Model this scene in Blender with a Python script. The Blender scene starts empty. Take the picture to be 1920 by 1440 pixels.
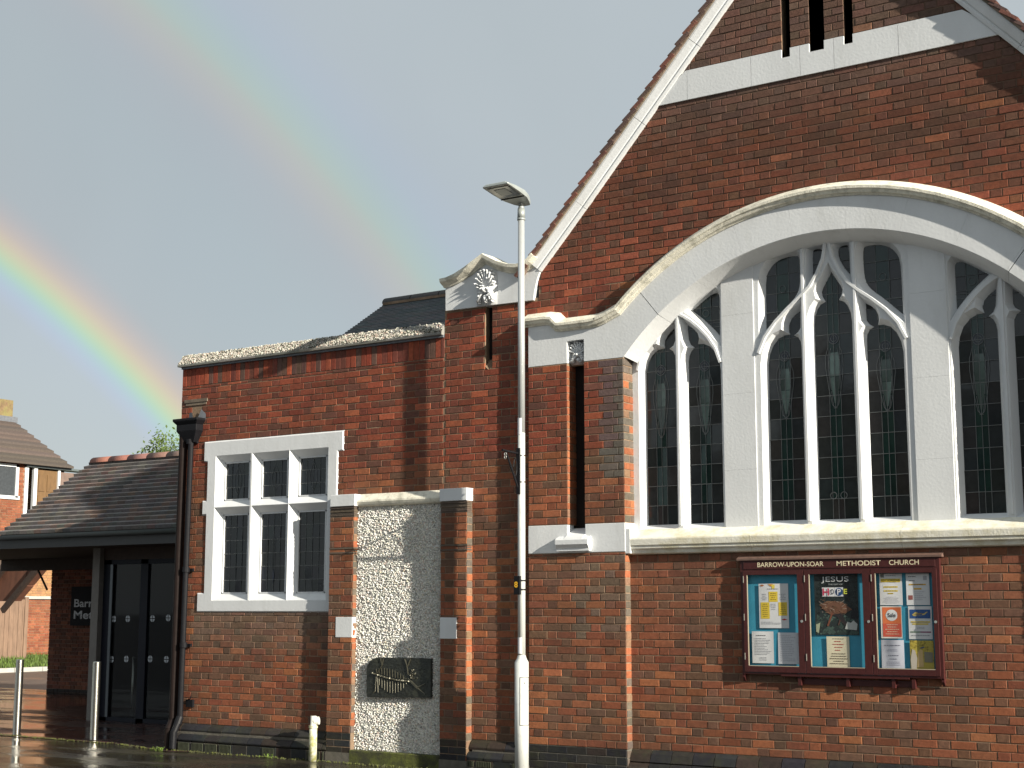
import bpy, math, random
from mathutils import Vector, Matrix
from mathutils.geometry import tessellate_polygon
R = math.radians
random.seed(7)
scene = bpy.context.scene

# ------------------------------------------------------------------ camera
cam = bpy.data.cameras.new('camera')
cam.sensor_width = 36.0
cam.lens = 36.0*2785.5/1920.0
cam.clip_end = 2000.0
cam_o = bpy.data.objects.new('camera', cam)
cam_o.location = (0, -13.0, 1.65)
cam_o.rotation_euler = (R(90+8.638), 0, R(33.615))
scene.collection.objects.link(cam_o)
scene.camera = cam_o

# ------------------------------------------------------------------ light
SUN_AZ, SUN_EL = 77.96, 20.8          # degrees from the facade normal towards +X, elevation
sun_dir = Vector((math.sin(R(SUN_AZ))*math.cos(R(SUN_EL)), -math.cos(R(SUN_AZ))*math.cos(R(SUN_EL)), math.sin(R(SUN_EL))))
sl = bpy.data.lights.new('sun', 'SUN')
sl.energy = 5.0
sl.angle = R(0.53)
sl.color = (1.0, 0.93, 0.80)
so = bpy.data.objects.new('sun', sl)
so.rotation_euler = sun_dir.to_track_quat('Z', 'Y').to_euler()
so.location = (20, -20, 20)
scene.collection.objects.link(so)

world = bpy.data.worlds.new('World')
scene.world = world
world.use_nodes = True
nt = world.node_tree
N, LK = nt.nodes, nt.links
for n in list(N):
    N.remove(n)
out = N.new('ShaderNodeOutputWorld')
bg = N.new('ShaderNodeBackground')
bg.inputs['Strength'].default_value = 0.1
sky = N.new('ShaderNodeTexSky')
sky.sky_type = 'NISHITA'
sky.sun_disc = False
sky.sun_elevation = R(SUN_EL)
sky.sun_rotation = math.atan2(sun_dir.x, sun_dir.y)
tc = N.new('ShaderNodeTexCoord')
# rain cloud veil: grey over the whole sky with soft variation, a little thinner overhead
cn = N.new('ShaderNodeTexNoise')
cn.inputs['Scale'].default_value = 1.6
cn.inputs['Detail'].default_value = 4
LK.new(tc.outputs['Generated'], cn.inputs['Vector'])
cr = N.new('ShaderNodeMapRange')
cr.inputs['From Min'].default_value = 0.3
cr.inputs['From Max'].default_value = 0.7
cr.inputs['To Min'].default_value = 0.86
cr.inputs['To Max'].default_value = 0.98
LK.new(cn.outputs['Fac'], cr.inputs['Value'])
mix = N.new('ShaderNodeMix')
mix.data_type = 'RGBA'
LK.new(cr.outputs['Result'], mix.inputs['Factor'])
LK.new(sky.outputs['Color'], mix.inputs[6])
cn2 = N.new('ShaderNodeTexNoise')
cn2.inputs['Scale'].default_value = 2.6
cn2.inputs['Detail'].default_value = 5
cn2.inputs['Distortion'].default_value = .4
LK.new(tc.outputs['Generated'], cn2.inputs['Vector'])
tone = N.new('ShaderNodeValToRGB')
tone.color_ramp.elements[0].position = .32
tone.color_ramp.elements[0].color = (2.36/4, 2.60/4, 2.66/4, 1)
tone.color_ramp.elements[1].position = .68
tone.color_ramp.elements[1].color = (2.60/4, 2.84/4, 2.90/4, 1)
LK.new(cn2.outputs['Fac'], tone.inputs['Fac'])
tsc = N.new('ShaderNodeVectorMath')
tsc.operation = 'SCALE'
tsc.inputs['Scale'].default_value = 4.0
LK.new(tone.outputs['Color'], tsc.inputs[0])
LK.new(tsc.outputs[0], mix.inputs[7])
# rainbow: light sent back by the rain at fixed angles from the antisolar point
dot = N.new('ShaderNodeVectorMath')
dot.operation = 'DOT_PRODUCT'
nrm = N.new('ShaderNodeVectorMath')
nrm.operation = 'NORMALIZE'
LK.new(tc.outputs['Generated'], nrm.inputs[0])
LK.new(nrm.outputs[0], dot.inputs[0])
dot.inputs[1].default_value = (-sun_dir.x, -sun_dir.y, -sun_dir.z)
acs = N.new('ShaderNodeMath')
acs.operation = 'ARCCOSINE'
LK.new(dot.outputs['Value'], acs.inputs[0])


def angle_ramp(lo, hi, stops):
    mr = N.new('ShaderNodeMapRange')
    mr.inputs['From Min'].default_value = R(lo)
    mr.inputs['From Max'].default_value = R(hi)
    LK.new(acs.outputs[0], mr.inputs['Value'])
    ra = N.new('ShaderNodeValToRGB')
    ra.color_ramp.interpolation = 'B_SPLINE'
    els = ra.color_ramp.elements
    for i, (a, c) in enumerate(stops):
        p = (a-lo)/(hi-lo)
        e = els[i] if i < 2 else els.new(p)
        e.position = p
        e.color = (*c, 1)
    LK.new(mr.outputs['Result'], ra.inputs['Fac'])
    return ra


# colours are factors on the veil; 0.5 is neutral
bow1 = angle_ramp(34, 48, [(34, (.54, .535, .53)), (48, (.49, .50, .505)), (40.2, (.545, .54, .54)), (40.7, (.54, .545, .63)),
                           (41.08, (.51, .60, .60)), (41.38, (.53, .67, .49)), (41.7, (.66, .65, .42)), (42.05, (.74, .57, .42)),
                           (42.4, (.65, .51, .45)), (42.9, (.545, .487, .475)), (43.5, (.49, .49, .49))])
bow2 = angle_ramp(48, 60, [(48, (.5, .5, .5)), (60, (.54, .535, .54)), (50.2, (.50, .49, .50)), (51.1, (.555, .50, .485)),
                           (51.8, (.56, .525, .475)), (52.3, (.515, .555, .495)), (53.1, (.505, .54, .54)), (54.0, (.515, .52, .57)), (55.5, (.535, .53, .54))])
mul1 = N.new('ShaderNodeMix')
mul1.data_type = 'RGBA'
mul1.blend_type = 'MULTIPLY'
mul1.inputs['Factor'].default_value = 1
LK.new(bow1.outputs['Color'], mul1.inputs[6])
LK.new(bow2.outputs['Color'], mul1.inputs[7])
sc4 = N.new('ShaderNodeVectorMath')
sc4.operation = 'SCALE'
sc4.inputs['Scale'].default_value = 4.0
LK.new(mul1.outputs[2], sc4.inputs[0])
mul2 = N.new('ShaderNodeMix')
mul2.data_type = 'RGBA'
mul2.blend_type = 'MULTIPLY'
mul2.inputs['Factor'].default_value = 1
LK.new(mix.outputs[2], mul2.inputs[6])
LK.new(sc4.outputs[0], mul2.inputs[7])
LK.new(mul2.outputs[2], bg.inputs['Color'])
LK.new(bg.outputs[0], out.inputs['Surface'])

scene.view_settings.view_transform = 'Standard'
scene.view_settings.look = 'None'
scene.view_settings.gamma = 1
scene.view_settings.use_curve_mapping = False
scene.view_settings.exposure = 0.88

# ------------------------------------------------------------------ materials


def mat(name, base=(.5, .5, .5), rough=.7, metal=0.0, attr=False, var=.15, vscale=8.0, bump=.0, bscale=60.0, spec=.5,
        stain=None, sscale=1.5, samt=.5, slo=.5, shi=.7, zstretch=1.0, coat=0.0):
    m = bpy.data.materials.new(name)
    m.use_nodes = True
    t = m.node_tree
    b = t.nodes['Principled BSDF']
    b.inputs['Roughness'].default_value = rough
    b.inputs['Metallic'].default_value = metal
    b.inputs['Specular IOR Level'].default_value = spec
    if coat:
        b.inputs['Coat Weight'].default_value = coat
    geo = t.nodes.new('ShaderNodeNewGeometry')
    pos = geo.outputs['Position']
    if zstretch != 1.0:
        mp = t.nodes.new('ShaderNodeMapping')
        mp.inputs['Scale'].default_value = (1, 1, zstretch)
        t.links.new(pos, mp.inputs['Vector'])
        pos2 = mp.outputs[0]
    else:
        pos2 = pos
    if attr:
        a = t.nodes.new('ShaderNodeAttribute')
        a.attribute_name = 'Col'
        col = a.outputs['Color']
    else:
        c = t.nodes.new('ShaderNodeRGB')
        c.outputs[0].default_value = (*base, 1)
        col = c.outputs[0]
    if var:
        n = t.nodes.new('ShaderNodeTexNoise')
        n.inputs['Scale'].default_value = vscale
        n.inputs['Detail'].default_value = 6
        n.inputs['Roughness'].default_value = .65
        t.links.new(pos2, n.inputs['Vector'])
        mr = t.nodes.new('ShaderNodeMapRange')
        mr.inputs['From Min'].default_value = .25
        mr.inputs['From Max'].default_value = .75
        mr.inputs['To Min'].default_value = 1-var
        mr.inputs['To Max'].default_value = 1+var
        t.links.new(n.outputs['Fac'], mr.inputs['Value'])
        vm = t.nodes.new('ShaderNodeVectorMath')
        vm.operation = 'SCALE'
        t.links.new(col, vm.inputs[0])
        t.links.new(mr.outputs[0], vm.inputs['Scale'])
        col = vm.outputs[0]
    if stain:
        n = t.nodes.new('ShaderNodeTexNoise')
        n.inputs['Scale'].default_value = sscale
        n.inputs['Detail'].default_value = 8
        n.inputs['Roughness'].default_value = .7
        t.links.new(pos2, n.inputs['Vector'])
        mr = t.nodes.new('ShaderNodeMapRange')
        mr.inputs['From Min'].default_value = slo
        mr.inputs['From Max'].default_value = shi
        mr.inputs['To Max'].default_value = samt
        t.links.new(n.outputs['Fac'], mr.inputs['Value'])
        mx = t.nodes.new('ShaderNodeMix')
        mx.data_type = 'RGBA'
        t.links.new(mr.outputs[0], mx.inputs['Factor'])
        t.links.new(col, mx.inputs[6])
        mx.inputs[7].default_value = (*stain, 1)
        col = mx.outputs[2]
    t.links.new(col, b.inputs['Base Color'])
    if bump:
        n = t.nodes.new('ShaderNodeTexNoise')
        n.inputs['Scale'].default_value = bscale
        n.inputs['Detail'].default_value = 5
        t.links.new(pos, n.inputs['Vector'])
        bp = t.nodes.new('ShaderNodeBump')
        bp.inputs['Strength'].default_value = bump
        bp.inputs['Distance'].default_value = .01
        t.links.new(n.outputs['Fac'], bp.inputs['Height'])
        t.links.new(bp.outputs[0], b.inputs['Normal'])
    return m


M = {}
M['brick'] = mat('brick', attr=True, rough=.85, var=.30, vscale=28, bump=.35, bscale=120, spec=.25, stain=(.062, .043, .032), sscale=1.3, samt=.55, slo=.46, shi=.72)
M['mortar'] = mat('mortar', (.25, .175, .118), .95, var=.35, vscale=9, bump=.6, bscale=150, spec=.1, stain=(.12, .1, .08), sscale=1.1, samt=.7)
M['darkmortar'] = mat('dark_mortar', (.13, .12, .10), .95, var=.3, vscale=12, bump=.6, bscale=90, spec=.1)
M['white'] = mat('white_paint', (.665, .68, .69), .6, var=.06, vscale=3, bump=.16, bscale=38, stain=(.40, .40, .37), sscale=3.2, samt=.38, slo=.52, shi=.8, spec=.3, zstretch=.35)
M['weather'] = mat('weathered_stone', (.76, .74, .65), .85, var=.10, vscale=12, bump=.3, bscale=60, stain=(.52, .46, .27), sscale=5, samt=.7, slo=.45, shi=.66, spec=.2)
M['hood'] = mat('lichened_stone', (.74, .71, .60), .88, var=.12, vscale=20, bump=.4, bscale=70, stain=(.30, .29, .23), sscale=9, samt=.75, slo=.48, shi=.68, spec=.2)
M['glass'] = mat('leaded_glass', attr=True, rough=.06, var=.25, vscale=14, bump=.05, bscale=9, spec=.5)
M['lead'] = mat('lead_came', (.15, .16, .16), .5, metal=.3, var=.2, vscale=30)
M['blue'] = mat('blue_brick', attr=True, spec=.3, rough=.65, var=.35, vscale=22, bump=.4, bscale=80, stain=(.04, .042, .022), sscale=5, samt=.5, slo=.5, shi=.64)
M['slate'] = mat('slate', attr=True, rough=.6, var=.25, vscale=20, bump=.3, bscale=60)
M['tile'] = mat('clay_tile', attr=True, rough=.75, var=.25, vscale=20, bump=.35, bscale=70)
M['dash'] = mat('pebbledash', attr=True, rough=.9, var=.15, vscale=40, spec=.2)
M['bronze'] = mat('bronze', (.045, .048, .042), .38, metal=.55, var=.5, vscale=30, bump=.6, bscale=60, stain=(.10, .10, .07), sscale=9, samt=.7)
M['wood'] = mat('painted_maroon', (.062, .017, .016), .35, var=.2, vscale=30, bump=.1, bscale=30)
M['blueboard'] = mat('blue_backing', (.045, .30, .44), .6, var=.12, vscale=6)
M['print'] = mat('print', attr=True, rough=.55, var=.04, vscale=30)
M['gold'] = mat('cream_letters', (.75, .66, .45), .5, var=.05)
M['galv'] = mat('painted_steel', (.60, .62, .60), .45, metal=.05, var=.10, vscale=5, bump=.05, bscale=40, stain=(.20, .20, .17), sscale=11, samt=.55, slo=.55, shi=.72, zstretch=.4)
M['galvtop'] = mat('grey_steel', (.48, .50, .50), .38, metal=.3, var=.06, vscale=6)
M['lantern'] = mat('lantern_grey', (.36, .39, .38), .45, metal=.3, var=.1, vscale=12)
M['lens'] = mat('lamp_lens', (.14, .16, .18), .15, var=.2, vscale=20)
M['black'] = mat('black_iron', (.010, .010, .012), .5, spec=.15, var=.2, vscale=20, bump=.1, bscale=40)
M['dark'] = mat('dark_void', (.006, .006, .007), .95, var=0)
M['steel'] = mat('stainless', (.66, .64, .58), .27, metal=1.0, var=.05, vscale=30)
M['timber'] = mat('dark_timber', (.045, .026, .018), .7, var=.35, vscale=10, bump=.2, bscale=40)
M['plank'] = mat('weathered_plank', (.19, .12, .08), .8, var=.3, vscale=14, bump=.3, bscale=60, zstretch=.2)
M['gutter'] = mat('gutter_grey', (.10, .12, .12), .35, var=.1)
M['frame'] = mat('door_frame', (.008, .009, .016), .5, var=.1, spec=.2)
M['post'] = mat('concrete_post', (.17, .155, .14), .7, var=.12, vscale=8, bump=.15)
M['pipe'] = mat('old_white_pipe', (.62, .60, .50), .6, var=.15, vscale=20, stain=(.30, .30, .06), sscale=16, samt=.85, slo=.42, shi=.6)
M['soffit'] = mat('dark_soffit', (.05, .033, .025), .8, var=.2)
M['russet'] = mat('russet_cladding', (.13, .05, .028), .8, var=.35, vscale=6, bump=.2, zstretch=.4)
M['leaf'] = mat('leaf', attr=True, rough=.6, var=.2, vscale=3)
M['bark'] = mat('bark', (.07, .05, .035), .9, var=.3, bump=.5)
M['grass'] = mat('grass', attr=True, rough=.7, var=.2, vscale=4)
M['soil'] = mat('grass_bank_soil', (.06, .09, .02), .9, var=.4, vscale=5, bump=.5)
M['kerb'] = mat('kerb', (.38, .37, .34), .6, var=.15, vscale=5, bump=.2)
M['lead_sheet'] = mat('lead_sheet', (.16, .17, .19), .5, metal=.3, var=.25, vscale=14, bump=.2)


def wet(name, base, dryrough=.5, puddle=.5, scale=.9, bump=.25, bscale=70, base2=None, brick=None):
    m = bpy.data.materials.new(name)
    m.use_nodes = True
    t = m.node_tree
    b = t.nodes['Principled BSDF']
    geo = t.nodes.new('ShaderNodeNewGeometry')
    mp = t.nodes.new('ShaderNodeMapping')
    mp.inputs['Scale'].default_value = (.55, 1.6, 1)
    t.links.new(geo.outputs['Position'], mp.inputs['Vector'])
    n = t.nodes.new('ShaderNodeTexNoise')
    n.inputs['Scale'].default_value = scale
    n.inputs['Detail'].default_value = 8
    n.inputs['Roughness'].default_value = .6
    t.links.new(mp.outputs[0], n.inputs['Vector'])
    mr = t.nodes.new('ShaderNodeMapRange')
    mr.inputs['From Min'].default_value = puddle-.06
    mr.inputs['From Max'].default_value = puddle+.06
    mr.inputs['To Min'].default_value = dryrough
    mr.inputs['To Max'].default_value = .06
    t.links.new(n.outputs['Fac'], mr.inputs['Value'])
    t.links.new(mr.outputs[0], b.inputs['Roughness'])
    n2 = t.nodes.new('ShaderNodeTexNoise')
    n2.inputs['Scale'].default_value = bscale
    n2.inputs['Detail'].default_value = 4
    t.links.new(geo.outputs['Position'], n2.inputs['Vector'])
    r2 = t.nodes.new('ShaderNodeMapRange')
    r2.inputs['From Min'].default_value = puddle-.05
    r2.inputs['From Max'].default_value = puddle+.10
    r2.inputs['To Min'].default_value = bump
    r2.inputs['To Max'].default_value = bump*.12
    t.links.new(n.outputs['Fac'], r2.inputs['Value'])
    bp = t.nodes.new('ShaderNodeBump')
    bp.inputs['Distance'].default_value = .01
    t.links.new(r2.outputs[0], bp.inputs['Strength'])
    t.links.new(n2.outputs['Fac'], bp.inputs['Height'])
    t.links.new(bp.outputs[0], b.inputs['Normal'])
    mx = t.nodes.new('ShaderNodeMix')
    mx.data_type = 'RGBA'
    n3 = t.nodes.new('ShaderNodeTexNoise')
    n3.inputs['Scale'].default_value = 1.3
    n3.inputs['Detail'].default_value = 8
    t.links.new(geo.outputs['Position'], n3.inputs['Vector'])
    r3 = t.nodes.new('ShaderNodeMapRange')
    r3.inputs['From Min'].default_value = .4
    r3.inputs['From Max'].default_value = .65
    t.links.new(n3.outputs['Fac'], r3.inputs['Value'])
    t.links.new(r3.outputs[0], mx.inputs['Factor'])
    mx.inputs[6].default_value = (*base, 1)
    mx.inputs[7].default_value = (*(base2 or base), 1)
    col = mx.outputs[2]
    if brick:
        bt = t.nodes.new('ShaderNodeTexBrick')
        bt.inputs['Scale'].default_value = 1
        bt.inputs['Brick Width'].default_value = .2
        bt.inputs['Row Height'].default_value = .1
        bt.inputs['Mortar Size'].default_value = .006
        bt.inputs['Color1'].default_value = (1, 1, 1, 1)
        bt.inputs['Color2'].default_value = (.7, .62, .62, 1)
        bt.inputs['Mortar'].default_value = (.25, .25, .25, 1)
        t.links.new(geo.outputs['Position'], bt.inputs['Vector'])
        mm = t.nodes.new('ShaderNodeMix')
        mm.data_type = 'RGBA'
        mm.blend_type = 'MULTIPLY'
        mm.inputs['Factor'].default_value = 1
        t.links.new(col, mm.inputs[6])
        t.links.new(bt.outputs['Color'], mm.inputs[7])
        col = mm.outputs[2]
    t.links.new(col, b.inputs['Base Color'])
    return m


M['pave'] = wet('wet_pavement', (.026, .022, .018), .36, .47, .8, .5, 55, (.048, .042, .026))
M['paver'] = wet('wet_block_paving', (.085, .042, .034), .40, .50, .7, .3, 50, (.06, .04, .034), brick=True)
M['tarmac'] = wet('wet_tarmac', (.11, .085, .07), .5, .62, .5, .4, 50, (.085, .07, .06))
M['road'] = wet('wet_road', (.045, .045, .045), .5, .6, .4, .4, 50)
M['moss'] = mat('moss', (.085, .095, .018), .95, var=.5, vscale=30, bump=1.0, bscale=90, stain=(.03, .028, .02), sscale=6, samt=.8, slo=.42, shi=.6)

# see-through door glass
dg = bpy.data.materials.new('door_glass')
dg.use_nodes = True
_t = dg.node_tree
_b = _t.nodes['Principled BSDF']
_b.inputs['Base Color'].default_value = (.012, .014, .016, 1)
_b.inputs['Roughness'].default_value = .03
_tr = _t.nodes.new('ShaderNodeBsdfTransparent')
_tr.inputs[0].default_value = (.75, .78, .78, 1)
_mx = _t.nodes.new('ShaderNodeMixShader')
_mx.inputs[0].default_value = .5
_t.links.new(_tr.outputs[0], _mx.inputs[1])
_t.links.new(_b.outputs[0], _mx.inputs[2])
_t.links.new(_mx.outputs[0], _t.nodes['Material Output'].inputs[0])
M['doorglass'] = dg
cg = bpy.data.materials.new('cabinet_glass')
cg.use_nodes = True
_t = cg.node_tree
_b = _t.nodes['Principled BSDF']
_b.inputs['Base Color'].default_value = (.02, .02, .02, 1)
_b.inputs['Roughness'].default_value = .04
_tr = _t.nodes.new('ShaderNodeBsdfTransparent')
_mx = _t.nodes.new('ShaderNodeMixShader')
_mx.inputs[0].default_value = .10
_t.links.new(_tr.outputs[0], _mx.inputs[1])
_t.links.new(_b.outputs[0], _mx.inputs[2])
_t.links.new(_mx.outputs[0], _t.nodes['Material Output'].inputs[0])
M['cabglass'] = cg

# ------------------------------------------------------------------ mesh helpers
COL = scene.collection


class MB:
    def __init__(s):
        s.v, s.f, s.c, s.sm = [], [], [], False

    def add(s, vs, fs, col=(1, 1, 1)):
        o = len(s.v)
        s.v += [tuple(v) for v in vs]
        s.f += [tuple(i+o for i in f) for f in fs]
        s.c += [col]*len(fs)

    def box(s, x0, x1, y0, y1, z0, z1, col=(1, 1, 1), ch=0.0):
        if ch <= 0:
            vs = [(x, y, z) for z in (z0, z1) for y in (y0, y1) for x in (x0, x1)]
            s.add(vs, [(0, 1, 5, 4), (1, 3, 7, 5), (3, 2, 6, 7), (2, 0, 4, 6), (4, 5, 7, 6), (2, 3, 1, 0)], col)
        else:   # chamfer on the edges of the y0 (front) face
            c = ch
            vs = [(x0, y1, z0), (x1, y1, z0), (x1, y1, z1), (x0, y1, z1),
                  (x0, y0+c, z0), (x1, y0+c, z0), (x1, y0+c, z1), (x0, y0+c, z1),
                  (x0+c, y0, z0+c), (x1-c, y0, z0+c), (x1-c, y0, z1-c), (x0+c, y0, z1-c)]
            s.add(vs, [(8, 9, 10, 11), (4, 5, 9, 8), (5, 6, 10, 9), (6, 7, 11, 10), (7, 4, 8, 11),
                       (0, 1, 5, 4), (1, 2, 6, 5), (2, 3, 7, 6), (3, 0, 4, 7), (3, 2, 1, 0)], col)

    def prism(s, poly, y0, y1, col=(1, 1, 1), ch=0.0):
        """poly: (x, z) outline; solid from y0 (front) to y1."""
        a = sum(poly[i][0]*poly[(i+1) % len(poly)][1]-poly[(i+1) % len(poly)][0]*poly[i][1] for i in range(len(poly)))
        if a < 0:
            poly = poly[::-1]
        n = len(poly)
        tris = tessellate_polygon([[Vector((p[0], p[1], 0)) for p in poly]])
        s.add([(p[0], y0, p[1]) for p in poly], [tuple(t) if _ccw(poly, t) else tuple(t[::-1]) for t in tris], col)
        s.add([(p[0], y1, p[1]) for p in poly], [tuple(t[::-1]) if _ccw(poly, t) else tuple(t) for t in tris], col)
        vs = [(p[0], y0, p[1]) for p in poly]+[(p[0], y1, p[1]) for p in poly]
        s.add(vs, [(i, i+n, (i+1) % n+n, (i+1) % n) for i in range(n)], col)

    def tube(s, p0, p1, r0, r1=None, seg=16, col=(1, 1, 1), caps=True):
        p0, p1 = Vector(p0), Vector(p1)
        r1 = r0 if r1 is None else r1
        d = (p1-p0).normalized()
        a = d.orthogonal().normalized()
        b = d.cross(a)
        vs = []
        for p, r in ((p0, r0), (p1, r1)):
            for i in range(seg):
                t = 2*math.pi*i/seg
                vs.append(p+(a*math.cos(t)+b*math.sin(t))*r)
        fs = [(i, (i+1) % seg, (i+1) % seg+seg, i+seg) for i in range(seg)]
        if caps:
            fs += [tuple(range(seg))[::-1], tuple(range(seg, 2*seg))]
        s.add(vs, fs, col)

    def path(s, pts, r, seg=8, col=(1, 1, 1)):
        for a, b in zip(pts[:-1], pts[1:]):
            s.tube(a, b, r, r, seg, col)

    def sweep(s, path, prof, col=(1, 1, 1), cap=True):
        """path: (x, z) points; prof: (n, y) points, n measured to the left normal of the path turned outward (up for left-to-right)."""
        n = len(path)
        m = len(prof)
        vs = []
        for i, p in enumerate(path):
            if i == 0:
                t = Vector(path[1])-Vector(path[0])
                sc = 1
            elif i == n-1:
                t = Vector(path[-1])-Vector(path[-2])
                sc = 1
            else:
                t1 = (Vector(path[i])-Vector(path[i-1])).normalized()
                t2 = (Vector(path[i+1])-Vector(path[i])).normalized()
                t = t1+t2
                sc = 1/max(.5, math.cos(.5*math.acos(max(-1, min(1, t1.dot(t2))))))
            t.normalize()
            nn = Vector((-t[1], t[0]))*sc
            for a, y in prof:
                vs.append((p[0]+nn[0]*a, y, p[1]+nn[1]*a))
        fs = []
        for i in range(n-1):
            for j in range(m-1):
                fs.append((i*m+j, i*m+j+1, (i+1)*m+j+1, (i+1)*m+j))
        if cap:
            fs.append(tuple(range(m))[::-1])
            fs.append(tuple(range((n-1)*m, n*m)))
        s.add(vs, fs, col)

    def pebble(s, c, r, col, n=None):
        rr = [r*random.uniform(.6, 1.25) for _ in range(6)]
        a = random.uniform(0, 3.14)
        ca, sa = math.cos(a), math.sin(a)
        vs = []
        for k, d in enumerate([(1, 0, 0), (-1, 0, 0), (0, 1, 0), (0, -1.25, 0), (0, 0, 1), (0, 0, -1)]):
            x, y, z = (q*rr[k] for q in d)
            x, z = x*ca-z*sa, x*sa+z*ca
            vs.append((c[0]+x, c[1]+y, c[2]+z))
        s.add(vs, [(0, 4, 3), (4, 1, 3), (1, 5, 3), (5, 0, 3), (4, 0, 2), (1, 4, 2), (5, 1, 2), (0, 5, 2)], col)

    def build(s, name, m, parent=None, smooth=False, label=None, kind=None, bevel=0):
        me = bpy.data.meshes.new(name)
        me.from_pydata(s.v, [], s.f)
        ca = me.color_attributes.new('Col', 'FLOAT_COLOR', 'CORNER')
        buf = []
        for f, c in zip(s.f, s.c):
            buf += [c[0], c[1], c[2], 1.0]*len(f)
        ca.data.foreach_set('color', buf)
        if smooth:
            me.polygons.foreach_set('use_smooth', [True]*len(me.polygons))
        me.materials.append(M[m] if isinstance(m, str) else m)
        me.update()
        return link(name, me, parent, label, kind, bevel, smooth)


def _ccw(poly, t):
    a, b, c = (poly[i] for i in t)
    return (b[0]-a[0])*(c[1]-a[1])-(b[1]-a[1])*(c[0]-a[0]) > 0


def link(name, me, parent=None, label=None, kind=None, bevel=0, smooth=False):
    o = bpy.data.objects.new(name, me)
    COL.objects.link(o)
    if parent is not None:
        o.parent = parent
        pm = Matrix.Translation(parent.get('wl', (0, 0, 0)))
        o.matrix_parent_inverse = pm.inverted()
    if label:
        o['label'] = label
    if kind:
        o['kind'] = kind
    if bevel:
        b = o.modifiers.new('bevel', 'BEVEL')
        b.width = bevel
        b.segments = 2
        b.limit_method = 'ANGLE'
    return o


def thing(name, loc, label, cat, group=None, parent=None):
    o = bpy.data.objects.new(name, None)
    o.location = loc
    o['wl'] = tuple(float(q) for q in loc)
    o.empty_display_size = .2
    COL.objects.link(o)
    tagit(o, label, cat, group)
    return o


def tagit(o, label, cat, group=None):
    o['label'] = label
    o['category'] = cat
    if group:
        o['group'] = group
    return o


def group_part(name, parent):
    """a part that is only a holder for sub-parts"""
    o = bpy.data.objects.new(name, None)
    COL.objects.link(o)
    o.empty_display_size = .1
    o.parent = parent
    o.matrix_parent_inverse = Matrix.Translation(parent.get('wl', (0, 0, 0))).inverted()
    o['wl'] = (0.0, 0.0, 0.0)
    return o


_F = None


def pix(x, y, z):
    """distance and frame test, used only to decide which bricks count as the largest in view"""
    global _F
    if _F is None:
        cp, sp = math.cos(R(8.638)), math.sin(R(8.638))
        cy, sy = math.cos(R(33.615)), math.sin(R(33.615))
        f = Vector((-sy*cp, cy*cp, sp))
        r = Vector((cy, sy, 0))
        _F = (f, r, r.cross(f))
    v = Vector((x, y+13, z-1.65))
    d = v.dot(_F[0])
    if d <= 0:
        return 1e9, False
    return d, abs(v.dot(_F[1])/d) < 960/2785.5 and abs(v.dot(_F[2])/d) < 720/2785.5


# ------------------------------------------------------------------ bricks
CH, J, P, S = .075, .0095, .3375, .225


def jit(c, a=.16):
    k = random.uniform(1-a, 1+a)
    return tuple(max(0, q*k*random.uniform(1-a*.3, 1+a*.3)) for q in c)


def brick_col(x, z, header):
    r = random.random()
    deep = z > 5.2
    if header:
        if deep:
            c = random.choice([(.120, .058, .036), (.098, .054, .037), (.145, .055, .034), (.16, .056, .030)])
        elif z > 2.45:
            c = (.105, .064, .042) if r < .42 else ((.15, .066, .038) if r < .72 else (.22, .068, .032))
        else:
            c = (.088, .064, .044) if r < .5 else ((.15, .082, .05) if r < .75 else (.24, .074, .033))
    else:
        c = (.26, .080, .033) if r < .42 else ((.215, .064, .030) if r < .7 else ((.33, .108, .040) if r < .85 else (.15, .078, .047)))
        if deep:
            c = random.choice([(.118, .041, .022), (.142, .046, .023), (.098, .042, .026), (.16, .050, .025)])
            if r > .955:
                c = (.27, .085, .036)
    if header:
        st = (.24, .074, .033) if z < 5.2 else (.14, .05, .028)
        k = .30 if z < 2.4 else .38
        c = tuple(a_*(1-k)+b_*k for a_, b_ in zip(c, st))
    if -7.42 < x < -7.235 and 2.9 < z < 4.2:
        c = (.125, .105, .09)
    if -7.85 < x < -7.24 and 1.35 < z < 2.2 and random.random() < .38:
        c = (.135, .105, .075)
    # places: deep red high on the wing and by the shoulders of the gable, sooty under the sills and the gable band
    if 3.2 < z < 5.2 and x < -7.4:
        c = (c[0]*.98, c[1]*.72, c[2]*.78)
    if 4.9 < z < 5.9 and not header:
        k = max(0, 1-(z-4.9))
        c = tuple(a*(1-k)+b*k for a, b in zip(c, (.27, .065, .032)))
    if z > 6.2:
        k = min(1, (z-6.2)/.5)*.38
        c = tuple(a*(1-k)+b*k for a, b in zip(c, (.15, .115, .095)))
    if x < -11 and z < 1.75 and z > 1.05 and x > -13.2:
        k = .7*min(1, (z-1.05)/.35)
        c = tuple(a*(1-k)+b*k for a, b in zip(c, (.155, .11, .08)))
    if x > -8.4 and 1.0 < z < 2.3:
        k = .30*min(1, (z-1.0)/.6)
        c = tuple(a*(1-k)+b*k for a, b in zip(c, (.20, .085, .05)))
    if x > -7.3 and z < 1.0 and not header:
        c = (c[0]*.95, c[1]*.98, c[2])
    l_ = c[0]*.35+c[1]*.5+c[2]*.15
    c = tuple(q*.90+l_*.10*k_ for q, k_ in zip(c, (1.05, 1.0, .9)))
    return jit(c)


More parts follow.
